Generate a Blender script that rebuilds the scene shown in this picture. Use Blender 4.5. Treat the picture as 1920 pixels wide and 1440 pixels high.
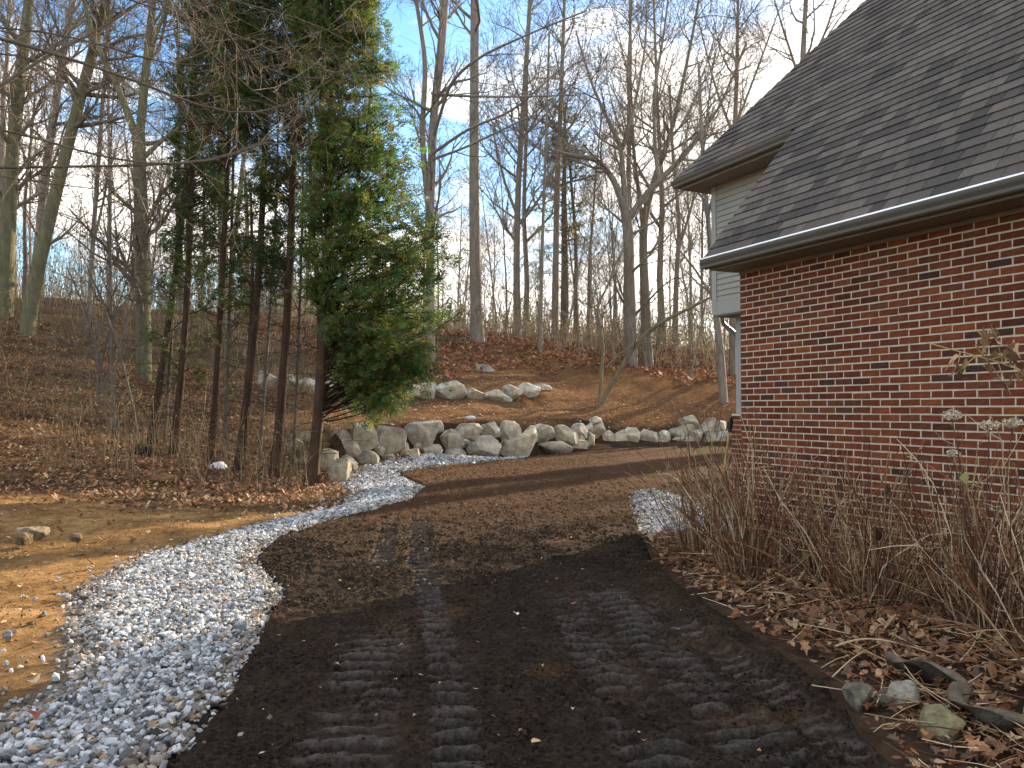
import bpy, math, random
import numpy as np
from mathutils import Vector, Matrix

for o in list(bpy.data.objects):
    bpy.data.objects.remove(o)
S = bpy.context.scene
C = S.collection
R = math.radians

# ------------------------------------------------------------------ camera
FPX, EYE, PITCH = 1475.0, 1.5, math.atan(46 / 1475.0)
cam_d = bpy.data.cameras.new('camera')
cam_d.sensor_width = 36.0
cam_d.lens = 36.0 * FPX / 1920.0
cam_d.clip_end = 2000
cam_d.clip_start = 0.05
cam = bpy.data.objects.new('camera', cam_d)
cam.location = (0, 0, EYE)
cam.rotation_euler = (R(90) + PITCH, 0, 0)
C.objects.link(cam)
S.camera = cam

# ------------------------------------------------------------------ sky, sun, exposure
SUN_AZ, SUN_EL = 38.0, 20.0         # degrees to the right of the view direction / above the horizon
world = bpy.data.worlds.new('World')
S.world = world
world.use_nodes = True
wt = world.node_tree
wt.nodes.clear()
def wn(t, **k):
    n = wt.nodes.new(t)
    for a, b in k.items():
        setattr(n, a, b)
    return n
sky = wn('ShaderNodeTexSky', sky_type='NISHITA', sun_disc=False)
sky.sun_elevation = R(SUN_EL)
sky.sun_rotation = R(SUN_AZ)
sky.air_density = 1.0; sky.dust_density = 0.5; sky.ozone_density = 1.2
bg_sky = wn('ShaderNodeBackground'); bg_sky.inputs['Strength'].default_value = 0.105
bg_cld = wn('ShaderNodeBackground'); bg_cld.inputs['Strength'].default_value = 0.66
bg_cld.inputs['Color'].default_value = (1.0, 0.96, 0.89, 1)
tc = wn('ShaderNodeTexCoord')
mp = wn('ShaderNodeMapping'); mp.inputs['Scale'].default_value = (1.0, 1.0, 2.2)
mp.inputs['Location'].default_value = (3.1, 1.7, 0.35)
nz = wn('ShaderNodeTexNoise'); nz.inputs['Scale'].default_value = 2.6; nz.inputs['Detail'].default_value = 7; nz.inputs['Roughness'].default_value = 0.56
cr = wn('ShaderNodeValToRGB')
cr.color_ramp.elements[0].position = 0.45; cr.color_ramp.elements[1].position = 0.535
mx = wn('ShaderNodeMixShader'); wo = wn('ShaderNodeOutputWorld')
L = wt.links.new
L(tc.outputs['Generated'], mp.inputs['Vector']); L(mp.outputs['Vector'], nz.inputs['Vector'])
L(nz.outputs['Fac'], cr.inputs['Fac']); L(cr.outputs['Color'], mx.inputs['Fac'])
hs = wn('ShaderNodeHueSaturation'); hs.inputs['Saturation'].default_value = 1.3
L(sky.outputs['Color'], hs.inputs['Color']); L(hs.outputs['Color'], bg_sky.inputs['Color'])
L(bg_sky.outputs[0], mx.inputs[1]); L(bg_cld.outputs[0], mx.inputs[2]); L(mx.outputs[0], wo.inputs['Surface'])

sun_d = bpy.data.lights.new('sun', 'SUN')
sun_d.energy = 5.0; sun_d.angle = R(0.55); sun_d.color = (1.0, 0.83, 0.60)
sun = bpy.data.objects.new('sun', sun_d)
C.objects.link(sun)
sv = Vector((math.sin(R(SUN_AZ)) * math.cos(R(SUN_EL)), math.cos(R(SUN_AZ)) * math.cos(R(SUN_EL)), math.sin(R(SUN_EL))))
sun.rotation_euler = (-sv).to_track_quat('-Z', 'Y').to_euler()
sun.location = (20, 30, 40)

S.view_settings.view_transform = 'Standard'
S.view_settings.look = 'None'
S.view_settings.exposure = 1.82
S.view_settings.gamma = 1.0
S.view_settings.use_curve_mapping = False
S.render.engine = 'CYCLES'
S.cycles.max_bounces = 5
S.cycles.diffuse_bounces = 2
S.cycles.use_adaptive_sampling = True
S.cycles.adaptive_threshold = 0.02
S.cycles.transparent_max_bounces = 4

# ------------------------------------------------------------------ helpers
rng = np.random.default_rng(7)
random.seed(7)
FW = np.array([0, math.cos(PITCH), math.sin(PITCH)]); UP = np.array([0, -math.sin(PITCH), math.cos(PITCH)])
def ray(px, py):
    return FW + (px - 960) / FPX * np.array([1.0, 0, 0]) + (720 - py) / FPX * UP
CAMP = np.array([0, 0, EYE])
def at(px, py, Y):                      # world point seen at a photo pixel, Y metres ahead
    r = ray(px, py)
    return CAMP + r * (Y / r[1])
def gz(px, py, z=0.0):                  # the same on a level z
    r = ray(px, py)
    return CAMP + r * ((z - EYE) / r[2])
def proj(p):
    d = np.asarray(p, float) - CAMP
    w = d @ FW
    return 960 + FPX * d[..., 0] / w, 720 - FPX * (d @ UP) / w, w

def _h(ix, iy, s):
    n = (ix.astype(np.int64) * 374761393 + iy.astype(np.int64) * 668265263 + s * 974711) & 0xffffffff
    n = ((n ^ (n >> 13)) * 1274126177) & 0xffffffff
    return ((n ^ (n >> 16)) & 0xffff) / 65535.0
def vnoise(x, y, s=0):
    x = np.asarray(x, float); y = np.asarray(y, float)
    ix = np.floor(x); iy = np.floor(y)
    fx = x - ix; fy = y - iy
    fx = fx * fx * (3 - 2 * fx); fy = fy * fy * (3 - 2 * fy)
    a = _h(ix, iy, s); b = _h(ix + 1, iy, s); c = _h(ix, iy + 1, s); d = _h(ix + 1, iy + 1, s)
    return (a + (b - a) * fx) * (1 - fy) + (c + (d - c) * fx) * fy
def fbm(x, y, o=4, s=0, g=0.5):
    t = 0.0; a = 1.0; n = 0.0
    for k in range(o):
        t = t + a * vnoise(x * 2 ** k + 17.3 * k, y * 2 ** k - 9.1 * k, s + k)
        n += a; a *= g
    return t / n
def sstep(a, b, x):
    t = np.clip((np.asarray(x, float) - a) / (b - a), 0, 1)
    return t * t * (3 - 2 * t)

def mesh_np(name, V, faces, col=None, smooth=False):
    """faces: list of (n,k) int arrays"""
    V = np.asarray(V, np.float32)
    me = bpy.data.meshes.new(name)
    me.vertices.add(len(V)); me.vertices.foreach_set('co', V.ravel())
    faces = [np.asarray(f, np.int32) for f in faces if len(f)]
    tot = np.concatenate([np.full(len(f), f.shape[1], np.int32) for f in faces])
    lv = np.concatenate([f.ravel() for f in faces])
    me.loops.add(len(lv)); me.loops.foreach_set('vertex_index', lv)
    me.polygons.add(len(tot))
    st = np.concatenate([[0], np.cumsum(tot)[:-1]]).astype(np.int32)
    me.polygons.foreach_set('loop_start', st)
    me.polygons.foreach_set('loop_total', tot)
    me.polygons.foreach_set('use_smooth', np.full(len(tot), bool(smooth)))
    if col is not None:
        a = me.color_attributes.new('Col', 'FLOAT_COLOR', 'POINT')
        col = np.asarray(col, np.float32)
        if col.shape[1] == 3:
            col = np.hstack([col, np.ones((len(col), 1), np.float32)])
        a.data.foreach_set('color', col.ravel())
    me.update(calc_edges=True)
    me.validate()
    return me
def ob(name, me, mat=None, parent=None, loc=None):
    o = bpy.data.objects.new(name, me)
    C.objects.link(o)
    if mat and me is not None and not me.materials:
        me.materials.append(mat)
    if parent: o.parent = parent
    if loc is not None: o.location = loc
    return o
def tag(o, label=None, cat=None, group=None, kind=None):
    if label: o['label'] = label
    if cat: o['category'] = cat
    if group: o['group'] = group
    if kind: o['kind'] = kind
    return o
def thing(name, loc, label, cat, group=None, rotz=0.0):
    o = bpy.data.objects.new(name, None)
    o.empty_display_size = 0.2
    C.objects.link(o)
    o.location = loc; o.rotation_euler = (0, 0, rotz)
    return tag(o, label, cat, group)

class Acc:                              # gathers geometry for ONE mesh
    def __init__(s): s.V = []; s.F = {}; s.C = []; s.n = 0
    def add(s, V, F, col=None):
        V = np.asarray(V, float).reshape(-1, 3)
        s.V.append(V)
        F = np.asarray(F, int)
        s.F.setdefault(F.shape[1], []).append(F + s.n)
        if col is not None:
            c = np.asarray(col, float)
            if c.ndim == 1: c = np.tile(c, (len(V), 1))
            s.C.append(c)
        s.n += len(V)
    def mesh(s, name, smooth=False):
        return mesh_np(name, np.vstack(s.V), [np.vstack(f) for f in s.F.values()], np.vstack(s.C) if s.C else None, smooth)
BOXF = np.array([[0, 3, 2, 1], [4, 5, 6, 7], [0, 1, 5, 4], [1, 2, 6, 5], [2, 3, 7, 6], [3, 0, 4, 7]])
def box(acc, x0, x1, y0, y1, z0, z1, col=None):
    acc.add([[x0, y0, z0], [x1, y0, z0], [x1, y1, z0], [x0, y1, z0], [x0, y0, z1], [x1, y0, z1], [x1, y1, z1], [x0, y1, z1]], BOXF, col)
def prism(acc, prof, x0, x1, col=None):
    """profile of (y,z) points swept along x"""
    n = len(prof)
    V = [[x0, p[0], p[1]] for p in prof] + [[x1, p[0], p[1]] for p in prof]
    F = [[i, (i + 1) % n, n + (i + 1) % n, n + i] for i in range(n)]
    acc.add(V, F, col)
    acc.add([V[i] for i in range(n)], [list(range(n))][::-1], col)
    acc.add([V[n + i] for i in range(n)], [list(range(n))[::-1]], col)

class Tubes:
    def __init__(s): s.g = {}
    def add(s, P, r, k=4, col=(0.1, 0.1, 0.1)):
        P = np.asarray(P, float)
        s.g.setdefault((len(P), k), []).append((P, np.asarray(r, float), col))
    def count(s): return sum(len(v) for v in s.g.values())
    def into(s, acc):
        for (n, k), lst in s.g.items():
            P = np.stack([a[0] for a in lst]); rr = np.stack([a[1] for a in lst]); cc = np.array([a[2] for a in lst], float)
            T = np.gradient(P, axis=1)
            T /= np.linalg.norm(T, axis=2, keepdims=True) + 1e-9
            d = P[:, -1] - P[:, 0]
            d = d / (np.linalg.norm(d, axis=1, keepdims=True) + 1e-9)
            ref = np.where(np.abs(d[:, 2:3]) > 0.75, np.array([[1.0, 0.13, 0]]), np.array([[0, 0.1, 1.0]]))[:, None, :]
            U = np.cross(T, ref); U /= np.linalg.norm(U, axis=2, keepdims=True) + 1e-9
            W = np.cross(T, U)
            a = np.arange(k) / k * 2 * np.pi
            ring = P[:, :, None, :] + rr[:, :, None, None] * (np.cos(a)[None, None, :, None] * U[:, :, None, :] + np.sin(a)[None, None, :, None] * W[:, :, None, :])
            m = len(lst)
            V = ring.reshape(-1, 3)
            i = np.arange(n - 1)[:, None] * k; j = np.arange(k)[None, :]; j2 = (j + 1) % k
            q = np.stack([i + j, i + j2, i + k + j2, i + k + j], -1).reshape(-1, 4)
            F = (np.arange(m)[:, None, None] * (n * k) + q[None]).reshape(-1, 4)
            acc.add(V, F, np.repeat(cc, n * k, axis=0))
    def mesh(s, name, smooth=True):
        a = Acc(); s.into(a); return a.mesh(name, smooth)

# ------------------------------------------------------------------ materials
MATS = {}
def material(name, rough=0.85, color=(0.5, 0.5, 0.5), attr=False, var=0.25, vscale=8.0, bump=0.0, bscale=30.0, stretch=(1, 1, 1), spec=0.12,
             hue2=None, h2scale=1.5, trans=0.0, metal=0.0, coord='Object', rvar=0.0):
    if name in MATS: return MATS[name]
    m = bpy.data.materials.new(name); MATS[name] = m
    m.use_nodes = True
    t = m.node_tree; n = t.nodes; l = t.links.new
    bs = n['Principled BSDF']
    bs.inputs['Roughness'].default_value = rough
    bs.inputs['Specular IOR Level'].default_value = spec
    bs.inputs['Metallic'].default_value = metal
    tcn = n.new('ShaderNodeTexCoord'); mpn = n.new('ShaderNodeMapping'); mpn.inputs['Scale'].default_value = stretch
    l(tcn.outputs[coord], mpn.inputs['Vector'])
    if attr:
        src = n.new('ShaderNodeAttribute'); src.attribute_name = 'Col'; csock = src.outputs['Color']
    else:
        src = n.new('ShaderNodeRGB'); src.outputs[0].default_value = (*color, 1); csock = src.outputs[0]
    if hue2 is not None:
        nn = n.new('ShaderNodeTexNoise'); nn.inputs['Scale'].default_value = h2scale; nn.inputs['Detail'].default_value = 5
        l(mpn.outputs[0], nn.inputs['Vector'])
        rp = n.new('ShaderNodeValToRGB'); rp.color_ramp.elements[0].position = 0.42; rp.color_ramp.elements[1].position = 0.62
        l(nn.outputs['Fac'], rp.inputs['Fac'])
        mxn = n.new('ShaderNodeMix'); mxn.data_type = 'RGBA'
        l(rp.outputs['Color'], mxn.inputs['Factor']); l(csock, mxn.inputs['A']); mxn.inputs['B'].default_value = (*hue2, 1)
        csock = mxn.outputs['Result']
    if var > 0:
        nn = n.new('ShaderNodeTexNoise'); nn.inputs['Scale'].default_value = vscale; nn.inputs['Detail'].default_value = 6; nn.inputs['Roughness'].default_value = 0.65
        l(mpn.outputs[0], nn.inputs['Vector'])
        mr = n.new('ShaderNodeMapRange'); mr.inputs[1].default_value = 0.3; mr.inputs[2].default_value = 0.7
        mr.inputs[3].default_value = 1 - var; mr.inputs[4].default_value = 1 + var
        l(nn.outputs['Fac'], mr.inputs[0])
        mu = n.new('ShaderNodeVectorMath'); mu.operation = 'SCALE'
        l(csock, mu.inputs[0]); l(mr.outputs[0], mu.inputs['Scale']); csock = mu.outputs[0]
    l(csock, bs.inputs['Base Color'])
    if rvar > 0:
        nn = n.new('ShaderNodeTexNoise'); nn.inputs['Scale'].default_value = vscale * 0.6; nn.inputs['Detail'].default_value = 4
        l(mpn.outputs[0], nn.inputs['Vector'])
        mr = n.new('ShaderNodeMapRange'); mr.inputs[3].default_value = max(0.05, rough - rvar); mr.inputs[4].default_value = min(1, rough + rvar)
        l(nn.outputs['Fac'], mr.inputs[0]); l(mr.outputs[0], bs.inputs['Roughness'])
    if bump > 0:
        nb = n.new('ShaderNodeTexNoise'); nb.inputs['Scale'].default_value = bscale; nb.inputs['Detail'].default_value = 6; nb.inputs['Roughness'].default_value = 0.7
        l(mpn.outputs[0], nb.inputs['Vector'])
        bn = n.new('ShaderNodeBump'); bn.inputs['Strength'].default_value = bump; bn.inputs['Distance'].default_value = 0.05
        l(nb.outputs['Fac'], bn.inputs['Height']); l(bn.outputs[0], bs.inputs['Normal'])
    if trans > 0:
        tr = n.new('ShaderNodeBsdfTranslucent'); ms = n.new('ShaderNodeMixShader'); ms.inputs[0].default_value = trans
        l(csock, tr.inputs['Color']); l(bs.outputs[0], ms.inputs[1]); l(tr.outputs[0], ms.inputs[2])
        l(ms.outputs[0], n['Material Output'].inputs['Surface'])
    return m
M_bark = material('bark', 0.9, attr=True, var=0.35, vscale=9, bump=0.6, bscale=22, stretch=(1, 1, 0.22))
M_cedar_bark = material('cedar_bark', 0.9, attr=True, var=0.4, vscale=14, bump=0.6, bscale=40, stretch=(1, 1, 0.12))
M_leaf = material('cedar_foliage', 0.6, attr=True, var=0.0, spec=0.45, trans=0.5)
M_litter = material('dry_leaves', 0.75, attr=True, var=0.15, vscale=25, spec=0.3, trans=0.15)
M_stem = material('dry_stems', 0.8, attr=True, var=0.2, vscale=20)
M_stone = material('boulder_stone', 0.95, attr=True, var=0.38, vscale=5, bump=0.8, bscale=11, hue2=(0.40, 0.345, 0.26), h2scale=1.6)
M_gravel = material('crushed_stone', 0.8, attr=True, var=0.2, vscale=30, bump=0.25, bscale=60)
M_ground = material('earth', 1.0, attr=True, var=0.42, vscale=7.0, bump=1.0, bscale=22, spec=0.0)
M_soil = material('dark_soil', 0.95, attr=True, var=0.62, vscale=34.0, bump=1.0, bscale=34, spec=0.02)
def _wet(m):                             # pressed mud (alpha of the colour attribute) is smoother and glossier than crumbs
    n = m.node_tree.nodes; l = m.node_tree.links.new
    at_ = [q for q in n if q.type == 'ATTRIBUTE'][0]; bs = n['Principled BSDF']
    for sock, lo, hi in (('Roughness', .98, .55), ('Specular IOR Level', .02, .30)):
        mr = n.new('ShaderNodeMapRange'); mr.inputs[3].default_value = lo; mr.inputs[4].default_value = hi
        l(at_.outputs['Alpha'], mr.inputs[0]); l(mr.outputs[0], bs.inputs[sock])
_wet(M_soil)
M_brick = material('fired_brick', 0.85, attr=True, var=0.28, vscale=16, bump=0.35, bscale=60)
M_mortar = material('mortar', 0.95, (0.58, 0.49, 0.37), var=0.18, vscale=12, bump=0.3, bscale=80)
M_shingle = material('asphalt_shingle', 0.92, attr=True, var=0.22, vscale=40, bump=0.35, bscale=200)
M_underroof = material('roof_felt', 0.95, (0.035, 0.033, 0.033), var=0.1)
M_trim = material('painted_trim', 0.5, (0.34, 0.335, 0.31), var=0.06, vscale=3, spec=0.2)
M_siding = material('siding_paint', 0.55, (0.33, 0.31, 0.265), var=0.08, vscale=2, spec=0.2)
M_soffit = material('soffit_paint', 0.6, (0.22, 0.19, 0.155), var=0.1, vscale=3)
M_gutter = material('gutter_paint', 0.5, (0.125, 0.108, 0.088), var=0.08, vscale=4, spec=0.25)
M_fabric = material('weathered_fabric', 0.85, (0.13, 0.105, 0.078), var=0.4, vscale=14, bump=0.5, bscale=40)
M_rock = material('field_stone', 0.9, attr=True, var=0.4, vscale=22, bump=0.9, bscale=45)
M_wood = material('tool_handle_wood', 0.6, (0.50, 0.34, 0.13), var=0.2, vscale=10, stretch=(1, 1, 0.2))
M_black = material('black_plastic', 0.45, (0.02, 0.02, 0.02), var=0.1)
M_white = material('white_plastic', 0.5, (0.55, 0.56, 0.58), var=0.1)
M_downspout = material('downspout_paint', 0.4, (0.14, 0.125, 0.105), var=0.08, spec=0.3)

# ------------------------------------------------------------------ terrain
WALL = np.array([[-22, 36], [-13, 27.5], [-8.8, 23.2], [-6.6, 20.8], [-5.1, 18.7], [-3.95, 16.6], [-3.5, 17.9], [-2.5, 21.8], [-0.94, 23.2],
                 [0.67, 24.6], [2.1, 26.6], [3.55, 29.1], [4.86, 29.9], [7.1, 30.7], [8.7, 30.7], [16, 31.5], [30, 33], [60, 36], [200, 40]], float)
def inside(P, x, y):
    x = np.asarray(x, float); y = np.asarray(y, float); r = np.zeros(x.shape, bool)
    for (x0, y0), (x1, y1) in zip(P, np.roll(P, -1, 0)):
        c = ((y0 > y) != (y1 > y)) & (x < (x1 - x0) * (y - y0) / (y1 - y0 + 1e-12) + x0)
        r ^= c
    return r
def wall_dist(x, y):
    x = np.asarray(x, float); y = np.asarray(y, float)
    best = np.full(x.shape, 1e9); sgn = np.ones(x.shape)
    for a, b in zip(WALL[:-1], WALL[1:]):
        d = b - a; l2 = d @ d
        t = np.clip(((x - a[0]) * d[0] + (y - a[1]) * d[1]) / l2, 0, 1)
        dx = x - a[0] - t * d[0]; dy = y - a[1] - t * d[1]
        q = dx * dx + dy * dy
        m = q < best - 1e-9
        best = np.where(m, q, best)
    P = np.vstack([WALL, [[200, 800], [-400, 800], [-60, 80]]])
    return np.sqrt(best) * np.where(inside(P, x, y), 1.0, -1.0)
UPPER = [(-3.2, 18.6, 1.0), (-2.2, 22.2, 1.0), (-.9, 23.7, .98), (.7, 25.1, .9), (2.1, 27.2, .98), (3.6, 29.6, .62), (4.9, 30.4, .5), (7, 31.2, .75), (9, 31.3, .9), (16, 32, 1.0),
         (-2.9, 27, 1.85), (.8, 29.5, 1.92), (-2.9, 27.8, 2.4), (.8, 30.2, 2.45), (3.5, 31.5, 1.68), (4.8, 36, 2.75), (8.8, 38, 3.0), (-1.4, 33, 3.2), (-1.6, 38, 4.5),
         (-1.8, 40, 4.9), (1.3, 38, 4.1), (8, 48, 5.4), (11, 46, 4.3), (20, 45, 4.0), (30, 60, 5), (0, 70, 6.6), (-15, 70, 8.5), (20, 75, 6.0), (0, 120, 7.0), (40, 110, 6.5), (-40, 110, 9.5),
         (-15.9, 26, 4.2), (-9.7, 19, .8), (-12.8, 22, 2.4), (-11, 17, 1.1), (-8.5, 13, .32), (-8.5, 18.5, .63), (-7.5, 17.5, .4), (-6.5, 17.2, .35), (-4.6, 17.2, .75),
         (-7.5, 24, 1.65), (-6.5, 21, 1.2), (-10.6, 28, 3.1), (-14, 34, 5.2), (-23, 35, 6.4), (-40, 50, 9), (-30, 25, 6.5), (-25, 10, 3.2), (-15, 5, 1.1), (-12, 2, .6), (-45, 0, 5.0),
         (-5, 9, 0), (-4.5, 13, 0), (-5.2, 15.3, .12), (-4, 5, 0), (-6, 4, .06), (-3.5, 1, 0), (-6, 11.5, .05), (60, 60, 4.5), (80, 30, 2)]
LOWER = [p for p in UPPER if p[0] < -6.2] + [(-5, 9, 0), (-4.5, 13, 0), (-5.2, 15.3, .12), (-4, 5, 0), (-6, 4, .06), (-6, 11.5, .05), (-4.9, 16.4, .15), (-4.4, 17.2, .3)] + \
        [(x, y, 0.0) for x in (-3.2, -1.5, 0.2, 1.3) for y in (0, 4, 8, 12, 16)] + [(x, y, 0.0) for x in (-1, 2, 5, 9) for y in (21, 25)] + \
        [(1.9, 4, .05), (1.9, 7, .04), (3, 5, .07), (3, 1, .05), (5, 3, .06), (2.5, 11, 0), (2.5, 15, 0), (7, 12, 0), (14, 20, 0), (20, 5, 0), (60, 30, 0), (60, -20, 0), (0, -20, 0), (-20, -20, 1.0), (7, 29, 0), (20, 29, 0), (4, 27.5, 0), (-1.5, 20, 0), (-2.6, 17, 0)]
class TPS:
    def __init__(s, pts):
        p = np.array(pts, float); s.p = p[:, :2]; n = len(p)
        A = np.zeros((n + 3, n + 3))
        A[:n, :n] = s.k(s.p[:, None] - s.p[None]) + np.eye(n) * 1e-2
        A[:n, n] = 1; A[:n, n + 1:] = s.p; A[n, :n] = 1; A[n + 1:, :n] = s.p.T
        s.w = np.linalg.solve(A, np.concatenate([p[:, 2], [0, 0, 0]]))
    def k(s, d):
        r = np.sqrt((d ** 2).sum(-1)); return r          # conic kernel: no overshoot
    def __call__(s, x, y):
        q = np.stack([np.ravel(x), np.ravel(y)], -1).astype(float); out = np.empty(len(q))
        for i in range(0, len(q), 20000):
            c = q[i:i + 20000]
            out[i:i + 20000] = s.k(c[:, None] - s.p[None]) @ s.w[:len(s.p)] + s.w[len(s.p)] + c @ s.w[len(s.p) + 1:]
        return out.reshape(np.shape(x))
T_UP, T_LO = TPS(UPPER), TPS(LOWER)
def base_z(x, y):
    x = np.asarray(x, float); y = np.asarray(y, float)
    d = wall_dist(x, y)
    m = sstep(0.15, 0.75, d)
    far = sstep(120, 260, np.hypot(x, y))
    z = T_LO(x, y) * (1 - m) + T_UP(x, y) * m
    z = np.clip(z, -0.02, 12)
    return z * (1 - far) + 6.0 * far
# driveway and gravel outlines on the ground (metres)
def poly_g(pts): return np.array([gz(a, b)[:2] for a, b in pts])
DRIVE = np.vstack([[[-1.6, 1.2]], poly_g([(300, 1440), (400, 1340), (470, 1210), (528, 1110), (472, 1052), (520, 1010), (650, 970), (762, 940), (796, 914), (745, 892), (850, 873), (1000, 857)]),
                   [[2.2, 26.3], [3.7, 28.8], [5, 29.5], [8, 30.2], [13, 30.4], [13, 20], [6.0, 18.0], [3.2, 15.5]], poly_g([(1185, 935), (1205, 1000), (1225, 1060), (1290, 1120), (1420, 1205), (1560, 1310), (1650, 1440)]), [[1.5, 1.2]]])
GRAVEL = np.vstack([[[-2.3, 2.2]], poly_g([(0, 1345), (80, 1320), (150, 1260), (140, 1195), (172, 1095), (250, 1050), (400, 1005), (520, 976), (640, 952), (672, 926), (640, 908), (690, 889), (800, 868), (900, 861), (985, 857)]),
                    poly_g([(1000, 860), (850, 875), (748, 893), (798, 915), (764, 942), (652, 973), (522, 1013), (475, 1054), (532, 1110), (474, 1211), (404, 1341), (303, 1440)]), [[-1.45, 2.2]]])
GRAVEL2 = np.vstack([poly_g([(1180, 925), (1200, 1002), (1290, 1004), (1330, 1010)]), [[2.9, 9.4], [3.1, 12], [2.6, 14.5]]])
def edge_dist(P, x, y):
    x = np.asarray(x, float); y = np.asarray(y, float); best = np.full(x.shape, 1e9)
    for a, b in zip(P, np.roll(P, -1, 0)):
        d = b - a; l2 = d @ d + 1e-12
        t = np.clip(((x - a[0]) * d[0] + (y - a[1]) * d[1]) / l2, 0, 1)
        best = np.minimum(best, (x - a[0] - t * d[0]) ** 2 + (y - a[1] - t * d[1]) ** 2)
    return np.sqrt(best)
def sdist(P, x, y):
    return np.where(inside(P, x, y), 1.0, -1.0) * edge_dist(P, x, y)
HEAP = lambda x, y: 0.055 * fbm(x * 1.3, y * 1.3, 3, 5)
def ground_z(x, y):
    x = np.asarray(x, float); y = np.asarray(y, float)
    z = base_z(x, y)
    off = np.clip(-sdist(DRIVE, x, y), 0, 1)           # rougher away from the drive
    z = z + off * (fbm(x * 0.9, y * 0.9, 3, 11) - 0.5) * 0.16 + off * (fbm(x * 5, y * 5, 3, 12) - 0.5) * 0.05
    z = z + off * sstep(8, 40, np.hypot(x, y)) * (fbm(x * .12, y * .12, 3, 13) - .5) * 1.2
    return z
xs = np.unique(np.concatenate([np.linspace(-14, 9, 150), np.linspace(-40, -14, 50), np.linspace(9, 40, 40), -40 - np.geomspace(.5, 560, 28), 40 + np.geomspace(.5, 560, 28)]))
ys = np.unique(np.concatenate([np.linspace(1.5, 13, 100), np.linspace(13, 32, 140), np.linspace(32, 60, 60), 60 + np.geomspace(.5, 640, 36), 1.5 - np.geomspace(.3, 60, 14)]))
GX, GY = np.meshgrid(xs, ys)
GZ = ground_z(GX, GY)
sd_d = sdist(DRIVE, GX, GY)
GZ = GZ - 0.06 * sstep(-0.02, 0.10, sd_d)              # the bed the drive's soil lies in
# earth colours: bare tan dirt beside the gravel, mulch on the terraces, dark leaf mould in the wood
wd = wall_dist(GX, GY)
dirt = np.array([0.25, 0.148, 0.066]); mould = np.array([0.10, 0.068, 0.043]); mulch = np.array([0.135, 0.077, 0.042]); bed = np.array([0.07, 0.047, 0.032])
n1 = fbm(GX * 0.7, GY * 0.7, 4, 21); n2 = fbm(GX * 2.4, GY * 2.4, 3, 22)
w_d = sstep(-1.0, 0.6, -(GY - 11.8) - 0.22 * (GX + 6)) * (GX < 0) * sstep(-14, -9, GX)
w_d = np.clip(w_d * (0.35 + 1.3 * n1), 0, 1)
w_m = sstep(0.1, .5, wd) * (1 - sstep(8.5, 12.0, wd + 4 * (n1 - .5) + 0.0)) * sstep(-8, -5.5, GX)
col = mould[None, None] * (0.75 + 0.5 * n2[..., None])
col = col * (1 - w_m[..., None]) + (mulch * (0.8 + 0.4 * n2[..., None])) * w_m[..., None]
col = col * (1 - w_d[..., None]) + (dirt * (0.45 + 1.1 * n2[..., None] * (0.5 + n1[..., None]))) * w_d[..., None]
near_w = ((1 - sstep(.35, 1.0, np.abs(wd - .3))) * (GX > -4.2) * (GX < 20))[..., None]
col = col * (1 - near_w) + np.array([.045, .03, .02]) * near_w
near_g = sstep(-.12, .02, sdist(GRAVEL, GX, GY))[..., None]
col = col * (1 - near_g) + np.array([.2, .2, .205]) * near_g
near_d = sstep(-.22, -.02, sd_d)[..., None]
col = col * (1 - near_d) + np.array([.04, .03, .022]) * near_d
w_b = ((GX > 1.0) & (GY < 20))[..., None]
col = np.where(w_b, bed * (0.7 + 0.6 * n2[..., None]), col)
ny, nx = GX.shape
idx = np.arange(ny * nx).reshape(ny, nx)
Fq = np.stack([idx[:-1, :-1], idx[:-1, 1:], idx[1:, 1:], idx[1:, :-1]], -1).reshape(-1, 4)
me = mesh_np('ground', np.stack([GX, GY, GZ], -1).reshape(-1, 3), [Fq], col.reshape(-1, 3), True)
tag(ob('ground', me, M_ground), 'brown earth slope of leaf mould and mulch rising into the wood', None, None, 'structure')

# ------------------------------------------------------------------ driveway of dark soil with tyre prints
def track(x, y, path, half, pitch, amp, seed, keep):
    """lug bars pressed across a path; returns height and smear weight"""
    P = np.array(path, float)
    best = np.full(x.shape, 1e9); along = np.zeros(x.shape); side = np.zeros(x.shape)
    s0 = 0.0
    for a, b in zip(P[:-1], P[1:]):
        d = b - a; l = np.hypot(*d); d = d / l
        t = np.clip((x - a[0]) * d[0] + (y - a[1]) * d[1], 0, l)
        dx = x - a[0] - t * d[0]; dy = y - a[1] - t * d[1]
        q = np.hypot(dx, dy); m = q < best
        best = np.where(m, q, best); along = np.where(m, s0 + t, along); side = np.where(m, dx * d[1] - dy * d[0], side)
        s0 += l
    inn = (1 - sstep(half * 0.70, half * 1.12, best + 0.09 * (fbm(x * 7, y * 7, 3, seed) - .5))) * sstep(0, .5, along) * sstep(0, .5, s0 - along)
    wob = along + 0.16 * side * side / half + 0.045 * (fbm(x * 6, y * 6, 2, seed + 3) - .5) * 2
    ph = (wob / pitch) % 1.0
    bar = sstep(0.0, 0.07, ph) * (1 - sstep(0.50, 0.58, ph)) * (.75 + .25 * np.cos(ph * 6)) * (.82 + .36 * fbm(x * 13, y * 13, 3, seed + 7))
    k = sstep(keep - .16, keep + .16, fbm(x * 3.4, y * 3.4, 4, seed + 5, .65))
    h = inn * (-0.040 + amp * bar * k)
    return h, inn * k * (0.12 + 0.88 * bar), inn
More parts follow.
